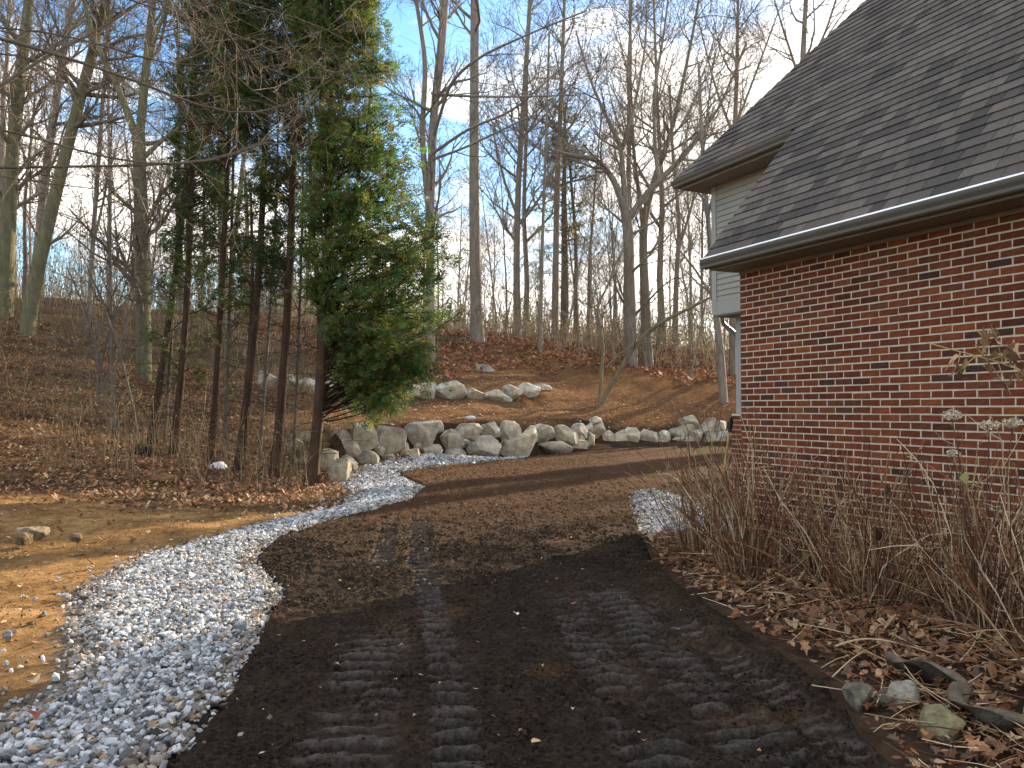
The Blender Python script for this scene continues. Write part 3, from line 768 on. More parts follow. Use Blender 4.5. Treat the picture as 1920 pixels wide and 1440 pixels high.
# ------------------------------------------------------------------ boulders
def ico_sub(n):
    import bmesh
    bm = bmesh.new(); bmesh.ops.create_icosphere(bm, subdivisions=n, radius=1.0)
    V = np.array([v.co[:] for v in bm.verts]); F = np.array([[v.index for v in f.verts] for f in bm.faces]); bm.free()
    return V, F
IV, IF = ico_sub(4)
IV3, IF3 = ico_sub(3)
def noise3(P, s, seed):
    return (fbm(P[:, 0] * s + seed, P[:, 1] * s + P[:, 2] * s * .7, 3, seed % 97) + fbm(P[:, 2] * s - seed, P[:, 0] * s * .8 - P[:, 1] * s, 3, seed % 89 + 5)) - 1
def rock(w, d, h, seed, base=(.46, .43, .385), cuts=20, small=False, boxy=.60):
    r_ = np.random.default_rng(seed)
    V0, F0 = (IV3, IF3) if small else (IV, IF)
    V = V0.copy()
    e = boxy
    V = np.sign(V) * np.abs(V) ** e
    for k in range(cuts):
        n = r_.normal(size=3); n[2] *= .8; n /= np.linalg.norm(n)
        q = V @ n; c_ = r_.uniform(.55, .95)
        V = V - (np.clip(q - c_, 0, None) * .985)[:, None] * n
    V = V * (1 + .13 * noise3(V, 1.1, seed)[:, None] + .07 * noise3(V, 3.5, seed + 9)[:, None] + .045 * noise3(V, 9, seed + 19)[:, None])
    lo = V.min(0); hi = V.max(0)
    V = (V - (lo + hi) / 2) / (hi - lo) * np.array([w, d, h])
    b = np.array(base) * r_.uniform(.70, 1.15)
    wm = r_.random(); b = b * (np.array([1.06, .98, .84]) * wm + np.array([.96, .98, 1.0]) * (1 - wm))
    st = np.clip(noise3(V / max(w, h), 2.2, seed + 31) * 1.6 + .5, 0, 1)[:, None]
    st2 = np.clip(noise3(V / max(w, h), 6.5, seed + 57) * 2.2 + .5, 0, 1)[:, None]
    cc = b * (.62 + .50 * st + .28 * (st2 - .5))
    return V, F0, cc
lower = thing('boulder_wall', (0, 24, 0), 'lower retaining wall of stacked pale boulders along the driveway', 'stone wall')
upper = thing('boulder_wall', (-1, 28, 1.9), 'short upper row of pale boulders set in the mulch slope', 'stone wall')
rightw = thing('boulder_wall', (8, 30.8, 0), 'heaped pale boulders ending the wall beside the house corner', 'stone wall')
def wall_Y(px):                        # where the line of sight at px crosses the wall line
    tx = (px - 960) / FPX
    best = None
    for a_, b_ in zip(WALL[4:-1], WALL[5:]):
        d0 = a_[0] - tx * a_[1]; d1 = b_[0] - tx * b_[1]
        if d0 * d1 <= 0 and d0 != d1:
            f = d0 / (d0 - d1); y = a_[1] + f * (b_[1] - a_[1])
            if best is None or y < best: best = y
    return best if best else 30.5
def put_boulder(wall, x0, y0, x1, y1, Y, seed, **k):
    cx, cy = (x0 + x1) / 2, (y0 + y1) / 2
    w = (x1 - x0) * Y / FPX * 1.10; h = (y1 - y0) * Y / FPX * 1.10
    dpt = max(.55 * w, .75 * h, .25) * 1.0
    c = at(cx, cy, Y + dpt * .35)
    V, F, cc = rock(w * 1.03, dpt, h * 1.03, seed, **k)
    m_ = mesh_np('boulder', V, [F], cc, False)
    o = ob('boulder', m_, M_stone, wall)
    o.location = Vector(c) - wall.location
    o.rotation_euler = (0, 0, random.uniform(-.25, .25))
    return o
z3 = lambda x0, y0, x1, y1: (640 + x0 / 3, 480 + y0 / 3, 640 + x1 / 3, 480 + y1 / 3)
z4 = lambda x0, y0, x1, y1: (500 + x0 / 4.8, 760 + y0 / 4.8, 500 + x1 / 4.8, 760 + y1 / 4.8)
zr_ = lambda x0, y0, x1, y1: (850 + x0 / 3.623, 680 + y0 / 3.623, 850 + x1 / 3.623, 680 + y1 / 3.623)
bot = [z3(*b_) for b_ in [(85, 1100, 205, 1212), (200, 1120, 320, 1198), (305, 1085, 435, 1180), (435, 1065, 565, 1165), (565, 1085, 695, 1165), (685, 1015, 890, 1146), (890, 1005, 1085, 1146), (1075, 1045, 1290, 1125), (1285, 1035, 1385, 1104), (1375, 990, 1425, 1090), (1420, 1060, 1510, 1090), (1500, 1058, 1640, 1092), (1570, 990, 1680, 1082), (1675, 1000, 1775, 1080), (1765, 1005, 1850, 1084)]]
top = [z3(*b_) for b_ in [(1452, 985, 1548, 1086), (1528, 980, 1604, 1086), (60, 945, 205, 1098), (200, 960, 360, 1138), (345, 935, 540, 1083), (335, 1050, 380, 1108), (490, 928, 572, 1000), (540, 978, 680, 1092), (630, 945, 790, 1033), (785, 935, 890, 1022), (885, 930, 1010, 1052), (1000, 960, 1100, 1072), (1080, 948, 1200, 1047), (1195, 955, 1320, 1057), (1300, 945, 1382, 1042), (1365, 940, 1412, 998), (1400, 925, 1480, 1022), (1400, 903, 1462, 950), (1430, 1015, 1580, 1060), (665, 1028, 722, 1058), (640, 1045, 692, 1088), (190, 1072, 238, 1122), (405, 1050, 450, 1100), (1320, 1000, 1370, 1050)]]
lft = [z4(*b_) for b_ in [(560, 490, 752, 735), (480, 400, 640, 600), (655, 452, 812, 598), (720, 320, 842, 465), (535, 232, 780, 445), (140, 308, 350, 465), (210, 235, 420, 345), (290, 440, 500, 600)]]
sd_ = 100
bot = [(b_[0], b_[1] - (7 if b_[0] > 1130 else 0), b_[2], b_[3]) for b_ in bot]
for b_ in bot: sd_ += 1; put_boulder(lower, *b_, wall_Y((b_[0] + b_[2]) / 2) + 0.05, sd_)
for b_ in top: sd_ += 1; put_boulder(lower, *b_, wall_Y((b_[0] + b_[2]) / 2) + 0.28, sd_)
for b_, Y_ in zip(lft, (15.6, 16.2, 17.2, 17.6, 18.3, 18.6, 19.2, 17.2)): sd_ += 1; put_boulder(lower, *b_, Y_, sd_, base=(.33, .30, .25))
for b_ in [zr_(*q) for q in [(1535, 360, 1665, 445), (1460, 440, 1582, 518), (1540, 420, 1625, 495), (1470, 500, 1642, 585), (1600, 450, 1690, 575), (1670, 380, 1778, 485), (1765, 400, 1862, 505), (1790, 470, 1900, 560), (1860, 430, 1990, 580), (1690, 480, 1800, 580), (1990, 470, 2110, 585), (2100, 450, 2230, 585), (2220, 480, 2330, 585), (2320, 470, 2450, 590), (2000, 400, 2110, 490), (2110, 390, 2220, 480)]]:
    sd_ += 1; put_boulder(rightw, *b_, 30.9 - (b_[1] - 780) / 60.0 * .35, sd_, base=(.36, .34, .31))
for q, Y_ in [((450, 715, 530, 822), 27), ((520, 708, 697, 818), 27.2), ((690, 743, 807, 818), 27.6), ((800, 755, 957, 823), 28), ((910, 726, 1022, 808), 28.6), ((980, 716, 1112, 793), 29), ((1085, 720, 1182, 760), 29.6), ((-40, 695, 90, 765), 25.6), ((110, 715, 240, 795), 25.8), ((250, 720, 350, 790), 26.2), ((345, 725, 455, 800), 26.6), ((-470, 650, -360, 745), 24), ((-360, 665, -250, 750), 24.2), ((-250, 690, -130, 770), 24.6), ((-130, 690, -30, 770), 25.2)]:
    sd_ += 1; put_boulder(upper, *z3(*q), Y_, sd_, base=(.40, .39, .375))
def lone_rock(name, px0, py0, px1, py1, label, cat, seed, base, Y=None, sink=.15, group=None, boxy=.8):
    cx = (px0 + px1) / 2
    if Y is None:
        Y = gz(cx, py1)[1]
    w = (px1 - px0) * Y / FPX; h = (py1 - py0) * Y / FPX
    V, F, cc = rock(w, w * .75, h * (1 + sink), seed, base=base, cuts=7, small=(w < .5), boxy=boxy)
    c = at(cx, (py0 + py1) / 2 + h * 0, Y)
    gzv = float(base_z(c[0], c[1]))
    o = ob(name, mesh_np(name, V, [F], cc, True), M_rock)
    o.location = (c[0], c[1], c[2] - h * sink / 2)
    tag(o, label, cat, group)
    return o
lone_rock('rock', 892, 683, 928, 700, 'flat pale rock lying alone above the upper boulder row', 'rock', 301, (.38, .37, .36), Y=33.5)
# ------------------------------------------------------------------ bare trees
def unit(v): return v / (np.linalg.norm(v) + 1e-9)
def perp(d, rg):
    q = rg.normal(size=3); q -= d * (q @ d); return unit(q)
def branch(T, p, d, Ln, r0, lvl, rg, maxl, up=.25, wob=.18, cols=None, kids=(0, 6, 5, 4, 3), rmin=.006, spread=(.45, .95)):
    n = (7, 6, 4, 3, 3)[min(lvl, 4)]
    P = [np.array(p, float)]; D = [unit(np.array(d, float))]
    for i in range(n - 1):
        dd = unit(D[-1] + rg.normal(size=3) * wob + np.array([0, 0, up * (.5 if lvl > 2 else 1) * .35]))
        P.append(P[-1] + dd * Ln / (n - 1)); D.append(dd)
    P = np.array(P)
    rr = np.maximum(r0 * (1 - .78 * np.linspace(0, 1, n) ** .8), rmin * .7)
    T.add(P, rr, (8, 6, 4, 3, 3)[min(lvl, 4)], cols[min(lvl, len(cols) - 1)] * rg.uniform(.85, 1.15))
    if lvl >= maxl: return
    k = kids[min(lvl, len(kids) - 1)]
    k = max(1, int(round(k * rg.uniform(.8, 1.25))))
    for j in range(k):
        t = rg.uniform(.22, 1.0)
        x = t * (n - 1); i = min(int(x), n - 2); f = x - i
        q = P[i] * (1 - f) + P[i + 1] * f
        rl = rr[i] * (1 - f) + rr[i + 1] * f
        a_ = rg.uniform(*spread)
        nd = unit(D[i + 1] * math.cos(a_) + perp(D[i + 1], rg) * math.sin(a_))
        branch(T, q, nd, Ln * rg.uniform(.45, .74) * (1.15 - .45 * t), max(rl * rg.uniform(.45, .7), rmin), lvl + 1, rg, maxl, up, wob, cols, kids, rmin, spread)
BARK = [np.array([.20, .172, .142]), np.array([.19, .162, .134]), np.array([.18, .152, .126]), np.array([.175, .146, .12])]
BARK_D = [c_ * .66 for c_ in BARK]
MOSSY = [np.array([.125, .118, .07]), np.array([.14, .118, .085]), np.array([.14, .112, .09]), np.array([.135, .105, .085])]
def resample(P, n):
    P = np.asarray(P, float)
    l = np.concatenate([[0], np.cumsum(np.linalg.norm(np.diff(P, axis=0), axis=1))]); t = np.linspace(0, l[-1], n)
    # smooth (Catmull-like via dense linear + average)
    Q = np.stack([np.interp(t, l, P[:, i]) for i in range(3)], -1)
    for _ in range(2):
        Q[1:-1] = .25 * Q[:-2] + .5 * Q[1:-1] + .25 * Q[2:]
    return Q
def make_tree(name, label, cat, group, loc, H, r0, seed, crown0=.42, nb=14, lean=(0, 0), fork=False, cols=BARK, maxl=4, kids=(0, 6, 5, 4, 2), rmin=.007, blen=.34, rotz=0, up=.35):
    rg = np.random.default_rng(seed)
    root = thing(name, loc, label, cat, group, rotz)
    T = Tubes(); K = Tubes()
    n = 12
    P = [np.zeros(3)]
    dd = unit(np.array([lean[0], lean[1], 1.0]))
    for i in range(n - 1):
        dd = unit(dd + rg.normal(size=3) * .035 + np.array([0, 0, .03])); P.append(P[-1] + dd * H / (n - 1))
    P = np.array(P); t = np.linspace(0, 1, n)
    rr = r0 * (1 - .8 * t) + r0 * .55 * np.exp(-t * 30)
    P[0, 2] -= .25
    T.add(P, rr, 9, cols[0])
    for j in range(nb):
        tt = crown0 + (1 - crown0) * (j + rg.random()) / nb
        x = tt * (n - 1); i = min(int(x), n - 2); f = x - i
        q = P[i] * (1 - f) + P[i + 1] * f; rl = rr[i] * (1 - f) + rr[i + 1] * f
        a_ = rg.uniform(.5, 1.15) * (1.1 - .5 * tt)
        az = j * 2.4 + rg.uniform(-.6, .6)
        nd = unit(np.array([math.cos(az) * math.sin(a_), math.sin(az) * math.sin(a_), math.cos(a_)]))
        branch(K, q, nd, H * blen * rg.uniform(.6, 1.1) * (1.15 - .6 * tt), rl * rg.uniform(.4, .7), 1, rg, maxl, up, .16, cols, kids, rmin)
    ob('trunk', T.mesh('trunk'), M_bark, root)
    ob('crown', K.mesh('crown'), M_bark, root)
    return root
def copy_tree(src, loc, rotz, sc, label, group):
    c = src.copy(); C.objects.link(c)
    c.location = loc; c.rotation_euler = (0, 0, rotz); c.scale = sc
    c['label'] = label; c['group'] = group
    for ch in list(src.children):
        k = ch.copy(); C.objects.link(k); k.parent = c
    return c
def hero(name, label, limbs, Y, seed, cols=BARK, nb=26, start=.25, blen=4.0, maxl=3, kids=(0, 7, 6, 4), rmin=.009, group=None, up=.3, sink=.6):
    """a tree whose trunk and main limbs follow points [(px,py,width_px,dY)...]; first limb is the trunk"""
    rg = np.random.default_rng(seed)
    b = limbs[0][0]; base = at(b[0], b[1], Y + (b[3] if len(b) > 3 else 0))
    base[2] = min(base[2], float(base_z(base[0], base[1])) + .05)
    root = thing(name, base, label, 'tree', group)
    T = Tubes(); K = Tubes()
    tot = 0; paths = []
    for li, lb in enumerate(limbs):
        pts = np.array([at(q[0], q[1], Y + (q[3] if len(q) > 3 else 0)) for q in lb]) - base
        rd = np.array([q[2] * (.38 if name == 'young_tree' else .42) * Y / FPX for q in lb])
        if li == 0: pts[0] = [0, 0, -sink]
        n = max(6, len(lb) * 4)
        Q = resample(pts, n)
        l = np.concatenate([[0], np.cumsum(np.linalg.norm(np.diff(pts, axis=0), axis=1))]); l2 = np.linspace(0, l[-1], n)
        rr = np.interp(l2, l, rd)
        (T if li == 0 else K).add(Q, rr, 10 if li == 0 else 7, cols[0] * rg.uniform(.92, 1.08))
        paths.append((Q, rr, l[-1])); tot += l[-1]
    for li, (Q, rr, ln) in enumerate(paths):
        st = start if li == 0 else .12
        for j in range(max(3, int(nb * ln / tot))):
            t = rg.uniform(st, 1); x = t * (len(Q) - 1); i = min(int(x), len(Q) - 2); f = x - i
            q = Q[i] * (1 - f) + Q[i + 1] * f; rl = rr[i]
            d0 = unit(Q[i + 1] - Q[i]); a_ = rg.uniform(.6, 1.2)
            nd = unit(d0 * math.cos(a_) + perp(d0, rg) * math.sin(a_))
            branch(K, q, nd, blen * rg.uniform(.5, 1.1), min(rl * .5, .09), 1, rg, maxl, up, .17, cols, kids, rmin)
    ob('trunk', T.mesh('trunk'), M_bark, root)
    ob('crown', K.mesh('crown'), M_bark, root)
    return root
def gzv(x, y): return float(ground_z(np.array([x]), np.array([y]))[0])

HEROES = [
 ('tall straight thick-trunked tree standing alone above the upper boulder row', [[(897, 640, 42), (893, 600, 28), (889, 400, 24), (889, 200, 21), (890, 0, 19), (890, -260, 12)]], 39, dict(nb=16, start=.62, blen=5)),
 ('dark leaning twin-stemmed tree rising right beside the dense cedar', [[(808, 640, 22), (806, 420, 19), (812, 220, 19), (828, 90, 20), (842, -120, 14)], [(806, 420, 14), (790, 250, 13), (800, 120, 11), (770, -60, 8)],
    [(812, 260, 8), (845, 150, 7, -2), (900, 105, 6, -3), (1000, 60, 4, -4), (1100, 20, 3, -5)], [(810, 175, 7), (860, 180, 6, -2), (960, 182, 4, -4), (1080, 178, 3, -4)], [(808, 290, 8), (880, 240, 6, -2), (960, 210, 5, -3), (1050, 130, 3, -4)], [(808, 300, 7), (870, 278, 5, -2), (990, 220, 4, -3)]], 34, dict(nb=44, blen=3.6)),
 ('slim dark upright tree with a fork low on its stem, mid wood', [[(970, 640, 18), (968, 480, 15), (972, 330, 13), (985, 150, 11), (998, -80, 8)], [(972, 420, 9), (1000, 390, 7), (1030, 340, 5), (1060, 260, 3)], [(968, 400, 8), (945, 340, 6), (925, 250, 4)], [(975, 260, 6), (1010, 230, 5), (1080, 150, 3)]], 44, dict(nb=34)),
 ('broad crooked oak-like tree with two big spreading limbs near the house', [[(1184, 650, 30), (1180, 520, 24), (1178, 420, 24), (1172, 395, 22)], [(1175, 400, 17), (1150, 335, 14), (1120, 298, 12), (1070, 292, 10), (1030, 280, 6)], [(1176, 398, 15), (1168, 330, 13), (1165, 275, 12), (1140, 225, 9), (1110, 160, 6), (1080, 60, 4)],
    [(1180, 410, 17), (1205, 370, 15), (1240, 335, 14), (1290, 285, 10), (1350, 200, 6), (1400, 80, 4)], [(1235, 338, 10), (1228, 280, 9), (1225, 180, 8), (1245, 60, 5), (1260, -60, 4)], [(1168, 280, 8), (1190, 200, 7), (1210, 90, 5), (1215, -40, 3)]], 40, dict(nb=60, blen=3.4)),
 ('tall grey tree close behind the spreading oak, leaning a little', [[(1214, 640, 28), (1208, 520, 20), (1204, 420, 18), (1225, 340, 14), (1262, 240, 10), (1300, 60, 6), (1330, -120, 4)], [(1206, 430, 10), (1190, 300, 8), (1175, 150, 6), (1185, 0, 4)]], 42, dict(nb=36)),
 ('slender tree with pale bark left of the pine', [[(1040, 640, 18), (1042, 480, 14), (1045, 340, 13), (1052, 180, 10), (1060, -40, 6)]], 45, dict(nb=20, start=.4)),
 ('thin straight pole of a tree beside the mulch slope', [[(1012, 678, 11), (1014, 560, 9), (1018, 420, 7), (1024, 250, 6), (1030, 60, 4)]], 38, dict(nb=12, start=.3, blen=2.2)),
 ('forked grey tree rising between oak and house', [[(1265, 640, 14), (1268, 520, 11), (1275, 420, 9), (1262, 300, 7), (1255, 160, 5)], [(1268, 480, 8), (1300, 380, 6), (1320, 260, 5), (1340, 100, 3)]], 48, dict(nb=30)),
 ('pale tree trunk seen just beside the house corner under the overhang', [[(1358, 724, 20), (1350, 640, 16), (1338, 560, 13), (1330, 440, 11), (1318, 300, 8), (1310, 120, 6)], [(1338, 560, 6), (1300, 500, 5), (1275, 470, 3)]], 34, dict(nb=22)),
 ('tree whose bare crown shows above the eave of the house', [[(1372, 640, 16), (1375, 420, 13), (1378, 250, 11), (1382, 120, 8), (1385, -60, 5)], [(1377, 260, 7), (1340, 160, 5), (1310, 40, 3)], [(1378, 240, 6), (1420, 130, 5), (1460, 20, 3)]], 40, dict(nb=40)),
 ('tree showing its pale forks over the roof slope', [[(1500, 640, 20), (1502, 300, 16), (1505, 100, 12), (1515, -60, 8)], [(1503, 160, 7), (1470, 60, 5), (1440, -40, 3)], [(1504, 140, 7), (1545, 70, 6), (1580, -40, 4)]], 44, dict(nb=36)),
 ('mossy leaning trunk rooted on the left slope, its edge sunlit', [[(48, 612, 36), (62, 540, 30), (95, 400, 27), (130, 260, 24), (165, 130, 22), (205, -20, 18), (235, -180, 12)]], 25, dict(nb=22, start=.35, cols=MOSSY, rmin=.009, blen=3)),
 ('dark forked tree behind the cedars, splitting into a wide V', [[(272, 620, 34), (268, 480, 30), (262, 330, 28), (260, 255, 28)], [(258, 262, 18), (232, 190, 15), (205, 130, 13), (175, 70, 11), (150, -30, 8)], [(262, 260, 20), (272, 150, 18), (282, 40, 15), (300, -80, 12)], [(275, 130, 12), (292, 60, 10), (318, 10, 8), (340, -60, 6)]], 24, dict(nb=34, cols=MOSSY, rmin=.009, blen=3)),
 ('thick ivy-dark trunk at the very left edge of the picture', [[(5, 640, 40), (12, 480, 34), (22, 300, 28), (40, 120, 24), (62, -60, 18)], [(14, 420, 14), (-20, 300, 12), (-40, 150, 9)]], 27, dict(nb=20, cols=MOSSY, rmin=.01, blen=3)),
 ('grey leaning trunk second from the left picture edge', [[(58, 640, 26), (70, 480, 20), (88, 300, 17), (112, 140, 15), (142, -40, 12)]], 32, dict(nb=22, rmin=.011, blen=3.2)),
 ('thin paired trunk between the leaning mossy trunk and the wide V', [[(165, 640, 12), (172, 480, 10), (185, 300, 9), (198, 120, 7), (205, -60, 5)], [(172, 470, 6), (205, 330, 5), (214, 150, 3)]], 28, dict(nb=22, rmin=.009, blen=2.4)),
 ('tall trunk behind the cedar tops, left of the dense cedar', [[(420, 640, 24), (418, 400, 20), (415, 200, 18), (408, -60, 14)]], 34, dict(nb=18, rmin=.012)),
]
for i, (lab, limbs, Y, kw) in enumerate(HEROES):
    hero('bare_tree', lab, limbs, Y, 500 + i, **kw)
# small two-stemmed tree on the mulch terrace
hero('young_tree', 'small crooked two-stemmed tree leaning out over the mulch terrace', [
    [(1124, 750, 10), (1128, 700, 8), (1131, 645, 8), (1122, 590, 7), (1116, 578, 6), (1138, 540, 5), (1160, 480, 4), (1200, 430, 2.5)],
    [(1128, 757, 13), (1150, 715, 12), (1176, 668, 12), (1215, 620, 10), (1262, 592, 9), (1300, 575, 7), (1335, 555, 5), (1370, 548, 3)],
    [(1135, 690, 5), (1165, 660, 5), (1195, 645, 4), (1235, 640, 3)], [(1176, 668, 5), (1160, 640, 4), (1146, 628, 3)]], 31.5, 601, nb=22, blen=1.3, maxl=3, kids=(0, 4, 3, 2), rmin=.008, sink=.2,
    cols=[np.array([.17, .14, .09]), np.array([.15, .12, .08]), np.array([.14, .11, .08]), np.array([.13, .10, .075])])

# prototypes of the woodland trees, then single copies
protos = []
spec = [(21, .16, 0.34, 13, .33), (24, .20, .40, 13, .30), (19, .13, .30, 12, .34), (17, .10, .34, 11, .30), (22, .21, .26, 14, .38), (14, .075, .25, 11, .30), (20, .14, .42, 11, .30)]
places = []
rg = np.random.default_rng(77)
def try_place(n, xr, yr, mind, fn=None):
    k = 0; c = 0
    while k < n and c < n * 60:
        c += 1
        x = rg.uniform(*xr); y = rg.uniform(*yr)
        if fn and not fn(x, y): continue
        if any((x - a_[0]) ** 2 + (y - a_[1]) ** 2 < mind ** 2 for a_ in places): continue
        places.append((x, y)); k += 1
inview = lambda m: (lambda x, y: abs(x) < y * .66 + m)
try_place(22, (-45, 20), (48, 75), 3.4, lambda x, y: -.66 * y < x < .27 * y and (x > -.22 * y or rg.random() < .4))
try_place(28, (-75, 34), (75, 125), 3.6, lambda x, y: -.66 * y < x < .29 * y and (x > -.22 * y or rg.random() < .3))
try_place(8, (-30, -13), (28, 46), 3.0)
try_place(3, (22, 36), (34, 52), 6.0)
try_place(9, (22, 52), (76, 122), 4.0, lambda x, y: .28 * y < x < .44 * y)
KIND = [('tall bare tree with a rounded crown among many in the wood', 'rounded bare woodland trees'), ('very tall bare tree with a high narrow crown in the wood', 'high-crowned bare woodland trees'), ('medium bare tree with low twiggy branches in the wood', 'low-branched bare woodland trees'),
        ('slim bare tree with a thin stem in the wood', 'slim bare woodland trees'), ('stout bare tree with wide low limbs in the wood', 'stout bare woodland trees'), ('young spindly bare tree between larger trunks in the wood', 'young bare woodland trees'), ('straight bare tree with only high branches in the wood', 'straight bare woodland trees')]
for i, (x, y) in enumerate(places):
    k = i % len(spec)
    z = gzv(x, y)
    sc = rg.uniform(.82, 1.2)
    if i < len(spec):
        H, r0, c0, nb_, bl = spec[k]
        t_ = make_tree('woodland_tree', KIND[k][0], 'tree', KIND[k][1], (x, y, z), H, r0, 900 + k, c0, nb_, (rg.normal(0, .03), rg.normal(0, .03)), cols=BARK if k % 3 else BARK_D, blen=bl, rmin=.011, kids=(0, 8, 7, 5), maxl=3)
        protos.append(t_)
    else:
        copy_tree(protos[k], (x, y, z), rg.uniform(0, 6.28), (sc * rg.uniform(.9, 1.1), sc, sc), *KIND[k])
# saplings: thin upright stems in the wood edge
sap = None
sp = []
for _ in range(46):
    if rg.random() < .55: x = rg.uniform(-6, 17); y = rg.uniform(36, 50)
    else: x = rg.uniform(-19, -6.5); y = rg.uniform(20.5, 32)
    if wall_dist(np.array([x]), np.array([y]))[0] < 3: continue
    sp.append((x, y))
for i, (x, y) in enumerate(sp):
    lab = ('thin grey sapling at the edge of the wood', 'saplings at the wood edge')
    if i < 3:
        q = make_tree('sapling', lab[0], 'sapling', lab[1], (x, y, gzv(x, y)), (6.5, 5, 8)[i], (.04, .03, .05)[i], 950 + i, .2, 14, (rg.normal(0, .12), rg.normal(0, .12)), maxl=3, kids=(0, 5, 4, 2), rmin=.007, blen=.3)
        sap = (sap or []) + [q]
    else:
        copy_tree(sap[i % 3], (x, y, gzv(x, y)), rg.uniform(0, 6.28), (1, 1, rg.uniform(.7, 1.25)), *lab)

# ------------------------------------------------------------------ cedars
def sprays(pos, out, rg, size=(.10, .2), tone=1.0, nleaf=9):
    """flat scaly sprays: narrow leaflets either side of a drooping rib. pos (n,3), out (n,3) directions"""
    n = len(pos)
    d = out + rg.normal(size=(n, 3)) * .45 + np.array([0, 0, -.15]); d /= np.linalg.norm(d, axis=1, keepdims=True)
    s = np.cross(d, rg.normal(size=(n, 3)) * .8 + np.array([0, 0, .6])); s /= np.linalg.norm(s, axis=1, keepdims=True) + 1e-9
    up = np.cross(s, d)
    L_ = rg.uniform(*size, n)[:, None]
    Vs = []; Cs = []
    base = np.stack([rg.uniform(.038, .085, n), rg.uniform(.070, .135, n), rg.uniform(.018, .042, n)], -1) * tone
    yel = (rg.random(n) < .38)[:, None]
    base = np.where(yel, base * np.array([2.0, 1.35, .8]), base)
    for k in range(nleaf):
        f = (k + .6) / nleaf
        sd = 0 if k == nleaf - 1 else (1 if k % 2 else -1)
        o_ = pos + d * L_ * (f * .8)
        ld = unit_rows(d * .8 + s * sd * .75 + up * rg.normal(0, .25, (n, 1)))
        ll = L_ * rg.uniform(.30, .50, (n, 1)) * (1.15 - .5 * f)
        wv = np.cross(ld, up); wv /= np.linalg.norm(wv, axis=1, keepdims=True) + 1e-9
        w = ll * .15
        Vs.append(np.stack([o_, o_ + ld * ll * .5 + wv * w, o_ + ld * ll - up * ll * .12, o_ + ld * ll * .5 - wv * w], 1))
        Cs.append(np.repeat((base * rg.uniform(.8, 1.2, (n, 1)))[:, None], 4, 1))
    V = np.concatenate(Vs).reshape(-1, 3); Cc = np.concatenate(Cs).reshape(-1, 3)
    F = np.arange(len(V)).reshape(-1, 4)
    return V, F, Cc
def unit_rows(a_): return a_ / (np.linalg.norm(a_, axis=1, keepdims=True) + 1e-9)
CB = np.array([.058, .036, .024])
